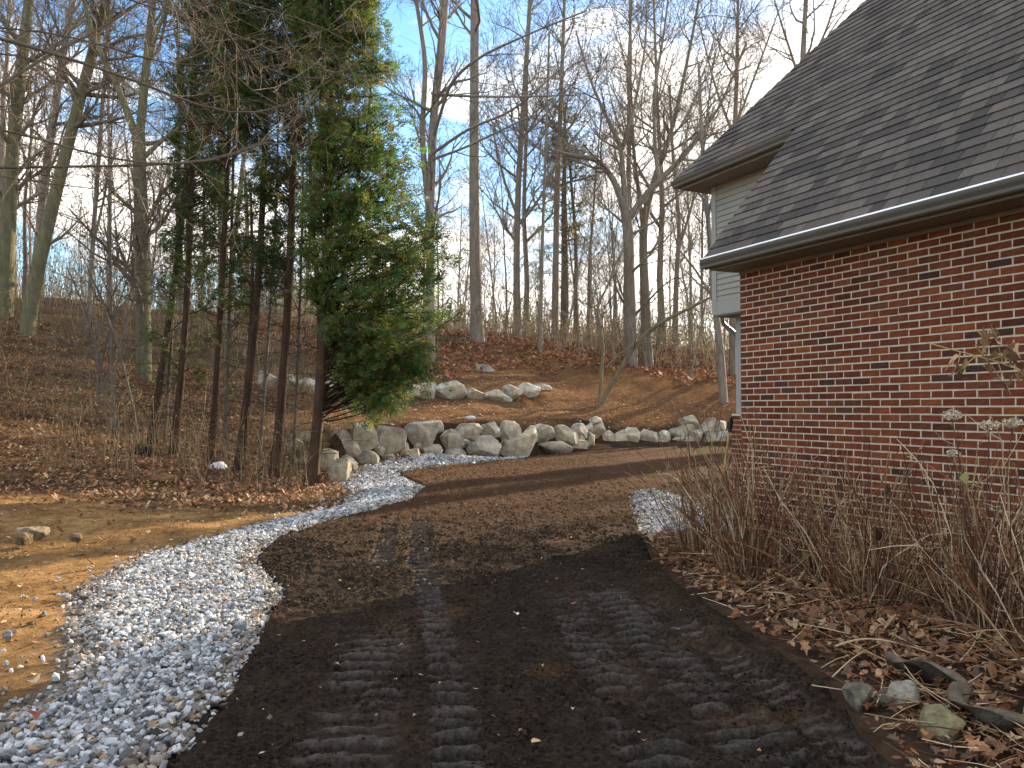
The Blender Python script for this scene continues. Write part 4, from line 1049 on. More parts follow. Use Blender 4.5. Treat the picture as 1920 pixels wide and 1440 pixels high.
def cedar(label, stems, Y, seed, zone, nbr, nspray, tone=1.0, dead=30, size=(.10, .19), extra=()):
    """zone: (py, left_px, right_px) rows describing how far foliage reaches at each height"""
    rg = np.random.default_rng(seed)
    b = stems[0][0]; base = at(b[0], b[1], Y); base[2] = float(ground_z(np.array([base[0]]), np.array([base[1]]))[0])
    root = thing('cedar_tree', base, label, 'tree')
    T = Tubes(); K = Tubes()
    px2m = Y / FPX
    axes = []
    for st in stems:
        pts = np.array([at(q[0], q[1], Y + (q[3] if len(q) > 3 else 0)) for q in st]) - base
        if st is stems[0]: pts[0][2] = -.15
        Q = resample(pts, 16)
        l = np.linspace(0, 1, len(st)); rr = np.interp(np.linspace(0, 1, 16), l, [q[2] * .36 * px2m for q in st])
        rr[0] *= 1.35
        T.add(Q, rr, 8, CB * rg.uniform(.85, 1.15)); axes.append(Q)
    Q = axes[0]
    zn = np.array(zone, float)
    zz = np.array([at(960, q[0], Y)[2] for q in zn]) - base[2]
    xl = (zn[:, 1] - 960) * px2m - base[0]; xr = (zn[:, 2] - 960) * px2m - base[0]
    o_ = np.argsort(zz); zz, xl, xr = zz[o_], xl[o_], xr[o_]
    SP_, SO_ = [], []
    for j in range(nbr):
        zt = zz[0] + (zz[-1] - zz[0]) * rg.random() ** (1.0 if nspray > 9000 else .62)                     # height the branch tip reaches
        L0 = np.interp(zt, zz, xl); R0 = np.interp(zt, zz, xr)
        cx = np.interp(zt, Q[:, 2], Q[:, 0]); cy = np.interp(zt, Q[:, 2], Q[:, 1])
        az = rg.uniform(0, 2 * np.pi)
        half = (R0 - L0) / 2; mid = (R0 + L0) / 2
        rad = math.sqrt(rg.uniform(.25, 1.0)) * rg.uniform(.82, 1.02)
        tip = np.array([mid + math.cos(az) * half * rad, cy + math.sin(az) * max(half, .45) * .85 * rad, zt + rg.normal(0, .1)])
        zs = max(min(zt, 1.3) + rg.uniform(-.1, .5), zt - rg.uniform(-.1, .9) * (abs(tip[0] - cx) + .3))
        st_ = np.array([np.interp(zs, Q[:, 2], Q[:, 0]), np.interp(zs, Q[:, 2], Q[:, 1]), zs])
        m1 = st_ * .55 + tip * .45 + np.array([0, 0, rg.uniform(-.12, .15)])
        P = resample([st_, m1, tip, tip + unit(tip - m1) * .12 + [0, 0, -.08]], 6)
        K.add(P, np.linspace(.016, .004, 6), 4, CB * .7 * rg.uniform(.7, 1.1))
        m = max(2, int(nspray / nbr * rg.uniform(.6, 1.4)))
        f = rg.uniform(.25, 1.0, m) ** .7
        i = np.minimum((f * 5).astype(int), 4); ff = (f * 5 - i)[:, None]
        p = P[i] * (1 - ff) + P[i + 1] * ff + rg.normal(size=(m, 3)) * np.array([.09, .09, .11])
        SP_.append(p); SO_.append(np.tile(unit(tip - st_), (m, 1)) * .9 + rg.normal(size=(m, 3)) * .35)
    for (x0, y0, x1, y1, n_) in extra:                     # a drooping branch with foliage at its end
        p0 = at(x0, y0, Y) - base; p1 = at(x1, y1, Y - .3) - base
        P = resample([p0, p0 * .5 + p1 * .5 + [0, 0, -.12], p1], 6); K.add(P, np.linspace(.018, .005, 6), 5, CB * .6)
        f = rg.uniform(.55, 1.05, n_)[:, None]
        SP_.append(p0 * (1 - f) + p1 * f + rg.normal(size=(n_, 3)) * np.array([.14, .14, .16])); SO_.append(np.tile([.3, -.2, -.6], (n_, 1)) + rg.normal(size=(n_, 3)) * .3)
    # dead bare side twigs low on the stem
    for j in range(dead):
        t = rg.uniform(.05, .75); x = t * 15; i = int(x); q = Q[i] * (1 - x + i) + Q[i + 1] * (x - i)
        az = rg.uniform(0, 6.28)
        branch(K, q, [math.cos(az), math.sin(az), rg.uniform(-.25, .45)], rg.uniform(.4, 1.2), .008, 2, rg, 4, .05, .2, [CB * .5], (0, 3, 3, 2), .003)
    V, F, cc = sprays(np.vstack(SP_), np.vstack(SO_), rg, size, tone)
    ob('trunk', T.mesh('trunk'), M_cedar_bark, root)
    ob('branches', K.mesh('branches'), M_cedar_bark, root)
    ob('crown', mesh_np('crown', V, [F], cc), M_leaf, root)
    return root
DENSE = cedar('dense green cedar with a full leaning crown, rightmost of the row', [
    [(582, 915, 34), (598, 780, 27), (608, 650, 25), (613, 500, 22), (618, 330, 19), (624, 120, 15), (630, -150, 9)],
    [(578, 912, 18), (592, 790, 15), (600, 660, 13), (598, 560, 10), (586, 430, 8), (580, 250, 6)],
    [(612, 700, 13), (640, 560, 12), (652, 420, 10), (690, 250, 7), (700, 80, 4)]], 15.2, 701,
    [(735, 690, 760), (700, 640, 800), (670, 610, 825), (640, 585, 845), (600, 560, 868), (540, 560, 870), (480, 560, 855), (420, 556, 830), (350, 560, 796), (280, 560, 775), (200, 545, 765), (100, 530, 735), (0, 520, 708), (-120, 520, 690), (-250, 540, 670), (-420, 590, 650)],
    680, 21000, 1.08, 70, (.15, .28), extra=[(612, 790, 735, 748, 170), (620, 690, 790, 680, 260), (640, 640, 800, 700, 160)])
CED = [
 ('thin cedar left in the row, its base by the dark debris', [[(283, 836, 24), (298, 740, 20), (312, 640, 17), (335, 480, 14), (352, 300, 12), (366, 100, 9), (376, -150, 5)]], 18.4, [(690, 250, 330), (560, 255, 420), (420, 300, 430), (200, 310, 440), (0, 320, 450), (-200, 340, 420)], 1500),
 ('thin straight cedar beside it with leaf tufts at mid stem', [[(324, 862, 24), (338, 740, 18), (348, 620, 16), (356, 450, 13), (362, 250, 11), (372, 0, 8), (378, -200, 4)]], 17.6, [(690, 290, 400), (640, 270, 390), (560, 300, 420), (400, 310, 420), (150, 300, 450), (-50, 320, 440), (-220, 350, 410)], 1700),
 ('slender dark cedar in the middle of the row', [[(394, 872, 20), (404, 750, 16), (412, 620, 15), (420, 450, 13), (430, 250, 11), (440, 0, 8), (445, -220, 4)]], 17.0, [(700, 380, 460), (560, 370, 480), (380, 370, 500), (180, 350, 520), (0, 360, 520), (-240, 420, 480)], 1900),
 ('cedar with paired stems beside the slender dark one', [[(446, 890, 26), (460, 780, 20), (472, 660, 18), (486, 520, 15), (495, 330, 12), (502, 100, 9), (508, -200, 5)], [(452, 880, 14), (466, 700, 12), (474, 520, 9), (470, 350, 6)]], 16.4, [(620, 430, 530), (560, 420, 530), (420, 420, 560), (250, 400, 570), (50, 400, 580), (-220, 450, 560)], 2400),
 ('tall cedar just left of the dense green one', [[(514, 897, 28), (526, 780, 22), (536, 640, 20), (545, 480, 17), (550, 300, 14), (556, 60, 10), (560, -250, 5)]], 16.0, [(600, 500, 600), (480, 480, 600), (330, 460, 610), (120, 440, 630), (-60, 450, 640), (-300, 510, 600)], 3000),
]
for i, (lab, st, Y, zone, ns) in enumerate(CED):
    cedar(lab, st, Y, 710 + i, zone, 190, int(ns * 2.3), .60, 90, (.13, .24))
for (x_, y_, sc_, lab_) in ((16.1, 37.4, .62, 'cedar placed out of sight behind the house to shade the drive'), (14.3, 32.2, .5, 'second cedar placed out of sight closer behind the house to shade the drive')):
    copy_tree(DENSE, (x_, y_, gzv(x_, y_)), 1.2 + x_, (sc_, sc_, .95), lab_, 'unseen cedars shading the drive')  # narrowed cedar copies out of view, placed to cast shadow bands on the drive
# two thin leafless understorey trees left of the cedars
hero('young_tree', 'thin dark multi-stemmed young tree left of the cedars', [[(214, 822, 12), (210, 700, 9), (208, 560, 8), (206, 430, 6), (204, 300, 4)], [(205, 815, 7), (190, 700, 6), (165, 590, 5), (125, 500, 3)], [(214, 700, 5), (235, 610, 5), (268, 510, 3)], [(178, 800, 6), (185, 700, 5), (205, 620, 4), (240, 520, 3)]], 19.5, 640, nb=44, start=.3, blen=1.7, maxl=3, kids=(0, 5, 4, 2), rmin=.005, cols=BARK_D, sink=.25)
for (lab_, pts_, y_, sd_) in (('slim dark stem between the slender cedar and the paired cedar', [(420, 876, 10), (425, 720, 9), (432, 520, 8), (438, 300, 6), (440, 60, 4)], 17.4, 642), ('slim dark stem between the tall cedar and the dense one', [(548, 884, 9), (556, 740, 8), (563, 560, 7), (568, 360, 5), (570, 120, 3)], 16.6, 643),
                              ('slim dark stem between the first two cedars', [(306, 846, 9), (318, 700, 8), (328, 520, 7), (336, 320, 5), (340, 100, 3)], 18.6, 644), ('slim dark stem between the paired cedar and the tall one', [(484, 886, 9), (496, 720, 8), (510, 540, 7), (520, 330, 5), (524, 90, 3)], 17.2, 645)):
    hero('young_tree', lab_, [pts_], y_, sd_, nb=30, start=.12, blen=1.1, maxl=3, kids=(0, 4, 3, 2), rmin=.004, cols=BARK_D, sink=.25)
hero('young_tree', 'slanting thin stem crossing behind the first cedars', [[(268, 842, 6), (245, 740, 5), (225, 660, 4), (190, 560, 3), (150, 470, 2)]], 19.0, 641, nb=16, start=.2, blen=1.4, maxl=3, kids=(0, 4, 3, 2), rmin=.005, cols=BARK_D, sink=.2)

# ------------------------------------------------------------------ white pine in the wood
def pine(label, px, pyb, Y, top_py, seed):
    rg = np.random.default_rng(seed)
    base = at(px, pyb, Y); base[2] = gzv(base[0], base[1])
    H = at(px, top_py, Y)[2] - base[2]
    root = thing('pine_tree', base, label, 'tree'); T = Tubes(); K = Tubes(); P_, O_ = [], []
    T.add(np.array([[0, 0, -.3], [.05, 0, H * .3], [.0, 0, H * .6], [.1, 0, H]]), [.3, .24, .17, .04], 8, BARK_D[0])
    for j in range(58):
        t = rg.uniform(.30, .98); z = H * t; az = rg.uniform(0, 6.28); Ln = (2.6 * (1.12 - t) + .7) * rg.uniform(.6, 1.1)
        d = np.array([math.cos(az), math.sin(az), rg.uniform(-.05, .2)])
        Q = resample([np.array([0, 0, z]), np.array([0, 0, z]) + d * Ln * .5, np.array([0, 0, z + .2]) + d * Ln], 5)
        K.add(Q, np.linspace(.045, .012, 5), 4, BARK_D[1])
        m = 26; f = rg.uniform(.35, 1, m)[:, None]
        P_.append(np.array([0, 0, z]) + d * Ln * f + rg.normal(size=(m, 3)) * np.array([.3, .3, .10])); O_.append(np.tile(d + [0, 0, .5], (m, 1)))
    V, F, cc = sprays(np.vstack(P_), np.vstack(O_), rg, (.3, .5), .95, 8)
    cc = cc * np.array([1.35, 1.0, 1.1])
    ob('trunk', T.mesh('trunk'), M_bark, root); ob('branches', K.mesh('branches'), M_bark, root); ob('crown', mesh_np('crown', V, [F], cc), M_leaf, root)
pine('green pine with layered boughs among the bare trees', 1058, 640, 50, 190, 31)
# ------------------------------------------------------------------ bare tree beside the viewer, its branches hanging into view
rg = np.random.default_rng(88)
root = thing('bare_tree', (-7.4, 6.2, gzv(-7.4, 6.2)), 'bare tree whose thin dark branches hang across the upper left', 'tree')
bo = np.array(root.location)
T = Tubes(); K = Tubes()
tr = np.array([[0, 0, -.3], [.1, .05, 2], [.15, .1, 4.5], [.2, .0, 7.5], [.2, 0, 11]])
T.add(resample(tr, 10), np.linspace(.17, .06, 10), 9, BARK_D[0])
def hang(pts, Y0, Y1, w0, w1, src_z, twigs, ln=.6, pale=1.0):
    n = len(pts)
    P = np.array([at(q[0], q[1], Y0 + (Y1 - Y0) * i / (n - 1)) for i, q in enumerate(pts)]) - bo
    P = np.vstack([[.15, .05, src_z], P])
    Q = resample(P, 22)
    rr = np.concatenate([[.035], np.linspace(w0 * 1.25, w1 * 1.3, 21) / 2 * Y0 / FPX])
    K.add(Q, rr, 6, BARK_D[1])
    for j in range(twigs):
        t = rg.uniform(.25, 1); x = t * 21; i = min(int(x), 20)
        d0 = unit(Q[i + 1] - Q[i]); a_ = rg.uniform(.35, .9); nd = unit(d0 * math.cos(a_) + perp(d0, rg) * math.sin(a_))
        branch(K, Q[i], nd, ln * rg.uniform(.5, 1.5), max(rr[i] * .45, .0022), 2, rg, 4, -.05, .14, [np.array([.13, .105, .08]) * rg.uniform(.6, 1.6) * pale], (0, 4, 4, 3), .0022)
hang([(-40, 55), (20, 68), (70, 95), (180, 125), (260, 150), (330, 185), (400, 212), (480, 222), (545, 198), (620, 150)], 6.6, 8.0, 9, 2, 4.3, 16)
hang([(-40, 200), (40, 130), (110, 95), (200, 50), (280, -5), (330, -60)], 6.6, 7.6, 9, 3, 3.6, 12)
hang([(-40, 225), (60, 255), (150, 285), (240, 308), (330, 312), (420, 300), (480, 282), (540, 240), (600, 170)], 6.8, 8.2, 5, 2, 3.2, 14)
hang([(-40, 320), (60, 342), (160, 352), (220, 358)], 6.8, 7.6, 3.5, 1.5, 2.8, 7)
hang([(60, 98), (180, 165), (280, 225), (330, 270), (360, 330), (420, 345)], 7.0, 8.0, 4, 1.5, 4.2, 10)
hang([(100, -60), (260, 10), (380, 40), (480, 80), (560, 120), (640, 140)], 6.8, 8.2, 5, 1.5, 5.5, 22, .7)
hang([(200, -80), (360, -20), (460, 10), (560, 30), (650, 70), (700, 110)], 6.8, 8.4, 5, 1.5, 5.8, 22, .7)
hang([(-60, 460), (20, 350), (60, 290), (90, 262)], 6.8, 7.4, 4, 1.5, 2.2, 6)
hang([(330, -60), (420, 60), (470, 130), (560, 160), (640, 150), (720, 70)], 7.2, 8.6, 4, 1.6, 5.6, 24, .7, 1.7)
hang([(250, -60), (360, 60), (440, 150), (520, 210), (590, 215), (660, 190)], 7.2, 8.6, 4, 1.6, 5.2, 24, .7, 1.7)
hang([(120, 60), (240, 100), (330, 130), (430, 120), (520, 90), (600, 60)], 7.2, 8.4, 4, 1.6, 4.6, 22, .7, 1.4)
hang([(300, 310), (380, 305), (440, 292), (500, 262), (560, 235), (592, 180)], 7.6, 8.2, 6, 2, 3.2, 8, .4, 2.4)
for z_ in np.linspace(3, 10, 12):
    az = rg.uniform(1.8, 5.2)
    branch(K, [.15, .05, z_], [math.cos(az), math.sin(az), .5], 3, .04, 1, rg, 4, .2, .17, BARK_D, (0, 5, 4, 3, 2), .004)
ob('trunk', T.mesh('trunk'), M_bark, root); ob('crown', K.mesh('crown'), M_bark, root)

# ------------------------------------------------------------------ leaf litter, undergrowth
OUT = [np.array([(0, 0), (.22, .18), (.12, .34), (.34, .5), (.17, .62), (.2, .82), (0, 1), (-.2, .8), (-.15, .6), (-.36, .52), (-.13, .33), (-.2, .16)]),
       np.array([(0, 0), (.2, .2), (.3, .45), (.22, .75), (0, 1), (-.22, .75), (-.3, .45), (-.2, .2)]),
       np.array([(0, 0), (.14, .2), (.4, .22), (.24, .42), (.44, .66), (.16, .68), (0, 1), (-.16, .68), (-.46, .62), (-.22, .4), (-.38, .2), (-.12, .2)])]
LEAFC = np.array([(.30, .135, .062), (.22, .10, .05), (.36, .18, .085), (.40, .25, .14), (.17, .085, .05), (.27, .10, .04), (.44, .30, .18), (.13, .075, .05)])
LEAFC = LEAFC * np.array([.86, .88, .86])
def leaf_mesh(name, x, y, z, size, rg, simple=False, upright=.35, cols=LEAFC, colw=None):
    n = len(x); acc = Acc()
    kind = rg.integers(0, len(OUT), n)
    if simple: kind[:] = 1
    for k in range(len(OUT)):
        I = np.where(kind == k)[0]
        if not len(I): continue
        o_ = OUT[k] if not simple else np.array([(0, 0), (.28, .45), (0, 1), (-.28, .45)])
        m = len(o_)
        L_ = size[I][:, None]
        u = o_[None, :, 0] * L_; v = (o_[None, :, 1] - .5) * L_
        curl = rg.uniform(-1.2, 1.6, len(I))[:, None]; fold = rg.uniform(-.2, .9, len(I))[:, None]
        w = curl * (v ** 2) / L_ * .9 + fold * np.abs(u)
        az = rg.uniform(0, 6.28, len(I)); tx = rg.normal(0, upright, len(I)); ty = rg.normal(0, upright, len(I))
        ca, sa = np.cos(az)[:, None], np.sin(az)[:, None]
        X = ca * u - sa * v; Y_ = sa * u + ca * v
        Z = w + X * np.tan(np.clip(tx, -1, 1))[:, None] + Y_ * np.tan(np.clip(ty, -1, 1))[:, None]
        Z -= Z.min(1, keepdims=True)
        V = np.stack([X + x[I][:, None], Y_ + y[I][:, None], Z + z[I][:, None]], -1)
        # fan around the midrib centre
        cpt = V.mean(1, keepdims=True) + np.array([0, 0, 0])
        V2 = np.concatenate([cpt, V], 1)
        f = np.array([[0, 1 + i, 1 + (i + 1) % m] for i in range(m)])
        F = (np.arange(len(I))[:, None, None] * (m + 1) + f[None]).reshape(-1, 3)
        ci = rg.choice(len(cols), len(I), p=colw)
        cc = cols[ci] * rg.uniform(.7, 1.25, (len(I), 1))
        acc.add(V2.reshape(-1, 3), F, np.repeat(cc, m + 1, 0))
    return acc.mesh(name)
def area(n, xr, yr, fn, rg):
    x = rg.uniform(*xr, n); y = rg.uniform(*yr, n)
    k = fn(x, y)
    return x[k], y[k]
rg = np.random.default_rng(90)
hx = np.array([COR[0], COR[1]])
def hv(x, y): return (x - COR[0]) * nrm[0] + (y - COR[1]) * nrm[1]
# planting bed by the wall
x, y = area(17000, (1.1, 4.8), (2.0, 9.6), lambda x, y: (sdist(DRIVE, x, y) < -.04 + .1 * (fbm(x * 4, y * 4, 2, 5) - .5)) & (hv(x, y) < -.03) & (sdist(GRAVEL2, x, y) < -.1) & (rg.random(len(x)) < .35 + .6 * sstep(.05, .5, -sdist(DRIVE, x, y))), rg)
me = leaf_mesh('leaf_litter', x, y, ground_z(x, y) + rg.uniform(.0, .05, len(x)), rg.uniform(.03, .085, len(x)), rg)
tag(ob('leaf_litter', me, M_litter), 'brown fallen leaves covering the bed below the brick wall', None, None, 'stuff')
# slope beneath the cedars
def slope_ok(x, y):
    d = -sdist(GRAVEL, x, y)
    a_ = (d > .15) & (sdist(DRIVE, x, y) < -.1) & (wall_dist(x, y) < .3 + 99 * (x < -6.5))
    dens = sstep(10.6, 13.2, y + .25 * (x + 6) * -1 * 0 + 1.2 * (fbm(x * .8, y * .8, 3, 9) - .5)) * .97 + .03
    dens = np.maximum(dens, sstep(-8.5, -10.5, x))
    return a_ & (rg.random(len(x)) < dens)
x, y = area(62000, (-17, -2.4), (6.5, 27), slope_ok, rg)
sel = y < 15.0
zl = ground_z(x, y) + rg.uniform(0, .03, len(x)); sl = rg.uniform(.045, .10, len(x))
me = leaf_mesh('leaf_litter', x[~sel], y[~sel], zl[~sel], sl[~sel] * 1.05, rg, simple=True)
tag(ob('leaf_litter', me, M_litter), 'red-brown fallen leaves higher up the left slope', None, None, 'stuff')
x, y, zl, sl = x[sel], y[sel], zl[sel], sl[sel]
me = leaf_mesh('leaf_litter', x, y, zl, sl, rg)
tag(ob('leaf_litter', me, M_litter), 'red-brown fallen leaves covering the slope under the cedars', None, None, 'stuff')
# wood floor behind the terraces
x, y = area(34000, (-16, 18), (26, 52), lambda x, y: (wall_dist(x, y) > 6.5 + 4 * (fbm(x * .5, y * .5, 3, 19) - .5)) & (rg.random(len(x)) < .8), rg)
RED = np.array([(.30, .13, .06), (.24, .10, .055), (.34, .19, .10), (.26, .09, .06), (.20, .10, .07)])
me = leaf_mesh('leaf_litter', x, y, ground_z(x, y) + rg.uniform(0, .05, len(x)), rg.uniform(.12, .26, len(x)), rg, simple=True, cols=RED)
tag(ob('leaf_litter', me, M_litter), 'russet fallen leaves on the wood floor above the boulder rows', None, None, 'stuff')
# thin scatter of bits on the mulch terraces, the dirt and the drive
x, y = area(9000, (-6, 14), (17, 34), lambda x, y: (wall_dist(x, y) > .7) & (wall_dist(x, y) < 9), rg)
x2, y2 = area(700, (-3, 2), (3, 14), lambda x, y: inside(DRIVE, x, y) & (rg.random(len(x)) < .35), rg)
x3, y3 = area(1300, (-8, -2.4), (3.6, 12), lambda x, y: sdist(GRAVEL, x, y) < -.1, rg)
x4, y4 = area(260, (-4, -1), (3, 13), lambda x, y: inside(GRAVEL, x, y), rg)
X = np.concatenate([x, x2, x3, x4]); Y = np.concatenate([y, y2, y3, y4])
sz = np.concatenate([rg.uniform(.05, .13, len(x)), rg.uniform(.012, .04, len(x2)), rg.uniform(.015, .06, len(x3)), rg.uniform(.03, .08, len(x4))])
Z = ground_z(X, Y) + np.concatenate([np.full(len(x), .01), np.full(len(x2), .05), np.full(len(x3), .005), np.full(len(x4), .075)])
CHIP = np.array([(.42, .28, .16), (.34, .19, .10), (.48, .36, .24), (.24, .13, .07), (.55, .45, .34)])
me = leaf_mesh('leaf_scraps', X, Y, Z, sz, rg, simple=True, upright=.2, cols=CHIP)
tag(ob('leaf_scraps', me, M_litter), 'scattered leaf scraps and wood chips on mulch, dirt and drive', None, None, 'stuff')

def brush(name, label, n, xr, yr, fn, h, rad, cols, rg, leaves=0, lsize=(.05, .1), lcols=None, arch=.5):
    x, y = area(n, xr, yr, fn, rg); z = ground_z(x, y) - .03
    T = Tubes(); tips = []
    for i in range(len(x)):
        H = rg.uniform(*h); az = rg.uniform(0, 6.28); ar = rg.uniform(.05, arch) * H
        d = np.array([math.cos(az), math.sin(az), 0])
        p = np.array([x[i], y[i], z[i]])
        P = np.array([p, p + d * ar * .2 + [0, 0, H * .45], p + d * ar * .6 + [0, 0, H * .82], p + d * ar * 1.1 + [0, 0, H * rg.uniform(.75, 1)]]) + rg.normal(size=(4, 3)) * .02
        c_ = np.array(cols[int(rg.integers(0, len(cols)))]) * rg.uniform(.75, 1.25); r_ = rg.uniform(*rad)
        T.add(P, np.array([1, .8, .6, .35]) * r_, 3, c_)
        for q in range(2):
            s_ = P[1 + q]; dd = unit(rg.normal(size=3) + [0, 0, .7]) * H * rg.uniform(.15, .4)
            T.add(np.array([s_, s_ + dd * .5 + rg.normal(size=3) * .02, s_ + dd]), np.array([.6, .45, .3]) * r_, 3, c_)
            tips.append(s_ + dd)
        tips.append(P[-1])
    o = tag(ob(name, T.mesh(name), M_stem), label, None, None, 'stuff')
    if leaves:
        tp = np.array(tips); I = rg.integers(0, len(tp), leaves); q = tp[I] + rg.normal(size=(leaves, 3)) * .08
        me = leaf_mesh('undergrowth_leaves', q[:, 0], q[:, 1], q[:, 2], rg.uniform(*lsize, leaves), rg, simple=True, upright=.9, cols=np.array(lcols))
        tag(ob('undergrowth_leaves', me, M_litter), label + ' leaves', None, None, 'stuff')
BR2 = [(.15, .10, .065), (.20, .14, .085), (.10, .07, .05), (.14, .13, .06), (.30, .22, .13)]
BR = [(.26, .20, .14), (.34, .26, .18), (.19, .15, .11), (.26, .23, .13), (.40, .32, .22)]
brush('undergrowth', 'tangled brown brush along the edge of the wood', 4000, (-16, 19), (33, 58), lambda x, y: (wall_dist(x, y) > 9.5) & (rg.random(len(x)) < .3 + .7 * sstep(36, 42, y)), (.5, 2.0), (.008, .014), BR, rg, 5200, (.08, .16), [(.16, .17, .04), (.22, .16, .05), (.10, .13, .035), (.3, .14, .05), (.28, .22, .08)], .8)
brush('undergrowth', 'tangled bare brush on the slope left of and behind the cedars', 1300, (-19, -5.5), (16.5, 33), lambda x, y: (wall_dist(x, y) > .5) | (x < -7.5), (.3, 1.4), (.004, .009), BR2, rg, 2600, (.04, .09), [(.10, .12, .03), (.18, .14, .04), (.06, .09, .025), (.2, .1, .04)], .7)
brush('undergrowth', 'thin dry stems standing between the cedar trunks', 420, (-9, -3.6), (14.2, 19), lambda x, y: sdist(GRAVEL, x, y) < -.25, (.3, 1.6), (.003, .006), [(.16, .10, .065), (.26, .18, .10), (.36, .27, .16)], rg, 300, (.03, .06), [(.2, .2, .04), (.25, .14, .05)], .6)
brush('undergrowth', 'thick far brush closing off the wood', 2600, (-45, 45), (56, 95), lambda x, y: abs(x) < y * .7, (1.0, 3.2), (.02, .035), BR, rg, 3000, (.15, .35), [(.14, .14, .05), (.2, .15, .06), (.22, .17, .08)], .8)

brush('undergrowth', 'tall thin leafless thicket under the woodland trees', 900, (-22, 20), (44, 80), lambda x, y: x < .42 * y, (2.0, 6.0), (.010, .020), BR, rg, 2600, (.10, .22), [(.18, .16, .05), (.26, .17, .06), (.16, .17, .05)], .5)
brush('undergrowth', 'tall bare thicket on the crest of the left slope', 2000, (-46, -9), (28, 60), lambda x, y: x > -.72 * y - 4, (1.6, 6.5), (.007, .014), BR, rg, 3600, (.07, .15), [(.07, .10, .03), (.12, .13, .04), (.2, .13, .05)], .6)
brush('undergrowth', 'far grey mass of thin trunks closing the wood', 1900, (-130, 70), (115, 190), lambda x, y: (x < .46 * y) & (x > -.72 * y), (7, 17), (.05, .11), [(.17, .145, .12), (.21, .18, .15), (.14, .12, .10)], rg, 0, arch=.25)
rq = np.random.default_rng(16)
cx_ = rq.uniform(-8, -2, 16000); cy_ = 3.4 + 9.5 * rq.random(16000) ** 1.3
kk = (sdist(GRAVEL, cx_, cy_) < -.03) & (sdist(DRIVE, cx_, cy_) < -.1) & (rq.random(16000) < np.clip((fbm(cx_ * 1.5, cy_ * 1.5, 3, 78) - .3) * 2.4, .05, 1))
cx_, cy_ = cx_[kk], cy_[kk]; n_ = len(cx_)
s_ = rq.uniform(.007, .022, n_) * np.where(rq.random(n_) < .05, 2.2, 1)
pv = np.stack(CPV)[rq.integers(0, len(CPV), n_)] * rq.uniform(.5, 1.2, (n_, 1, 3)) * s_[:, None, None] * .6
pv = pv + np.stack([cx_, cy_, ground_z(cx_, cy_) + s_ * .1], -1)[:, None]
me = mesh_np('dirt_crumbs', pv.reshape(-1, 3), [(np.arange(n_)[:, None, None] * 6 + CPF[None]).reshape(-1, 3)], np.repeat(np.array([.21, .135, .075]) * rq.uniform(.5, 1.4, (n_, 1)), 6, 0))
tag(ob('dirt_crumbs', me, M_ground), 'crumbs and pebbles strewn over the bare tan dirt', None, None, 'stuff')

# ------------------------------------------------------------------ dry shrubs by the wall
STEMC = [(.30, .19, .10), (.20, .10, .052), (.56, .44, .29), (.13, .055, .034), (.08, .036, .026), (.22, .105, .055), (.11, .05, .032), (.36, .25, .14)]
def flower_head(parent, p, r_, rg, col=(.70, .60, .45)):
    n = 150
    d = rg.normal(size=(n, 3)); d = unit_rows(d) * (rg.uniform(.35, 1, (n, 1)) ** .5) * np.array([1.25, 1.0, .62]) * r_
    V = []
    for i in range(n):
        u = unit(rg.normal(size=3)); v = perp(u, rg); s_ = rg.uniform(.006, .013)
        V += [d[i] - u * s_, d[i] + v * s_ * .7, d[i] + u * s_, d[i] - v * s_ * .7]
    cc = np.repeat(np.array(col) * rg.uniform(.45, 1.2, (n, 1)), 4, 0)
    ob('flower_head', mesh_np('flower_head', np.array(V), [np.arange(n * 4).reshape(-1, 4)], cc), M_litter, parent, p)
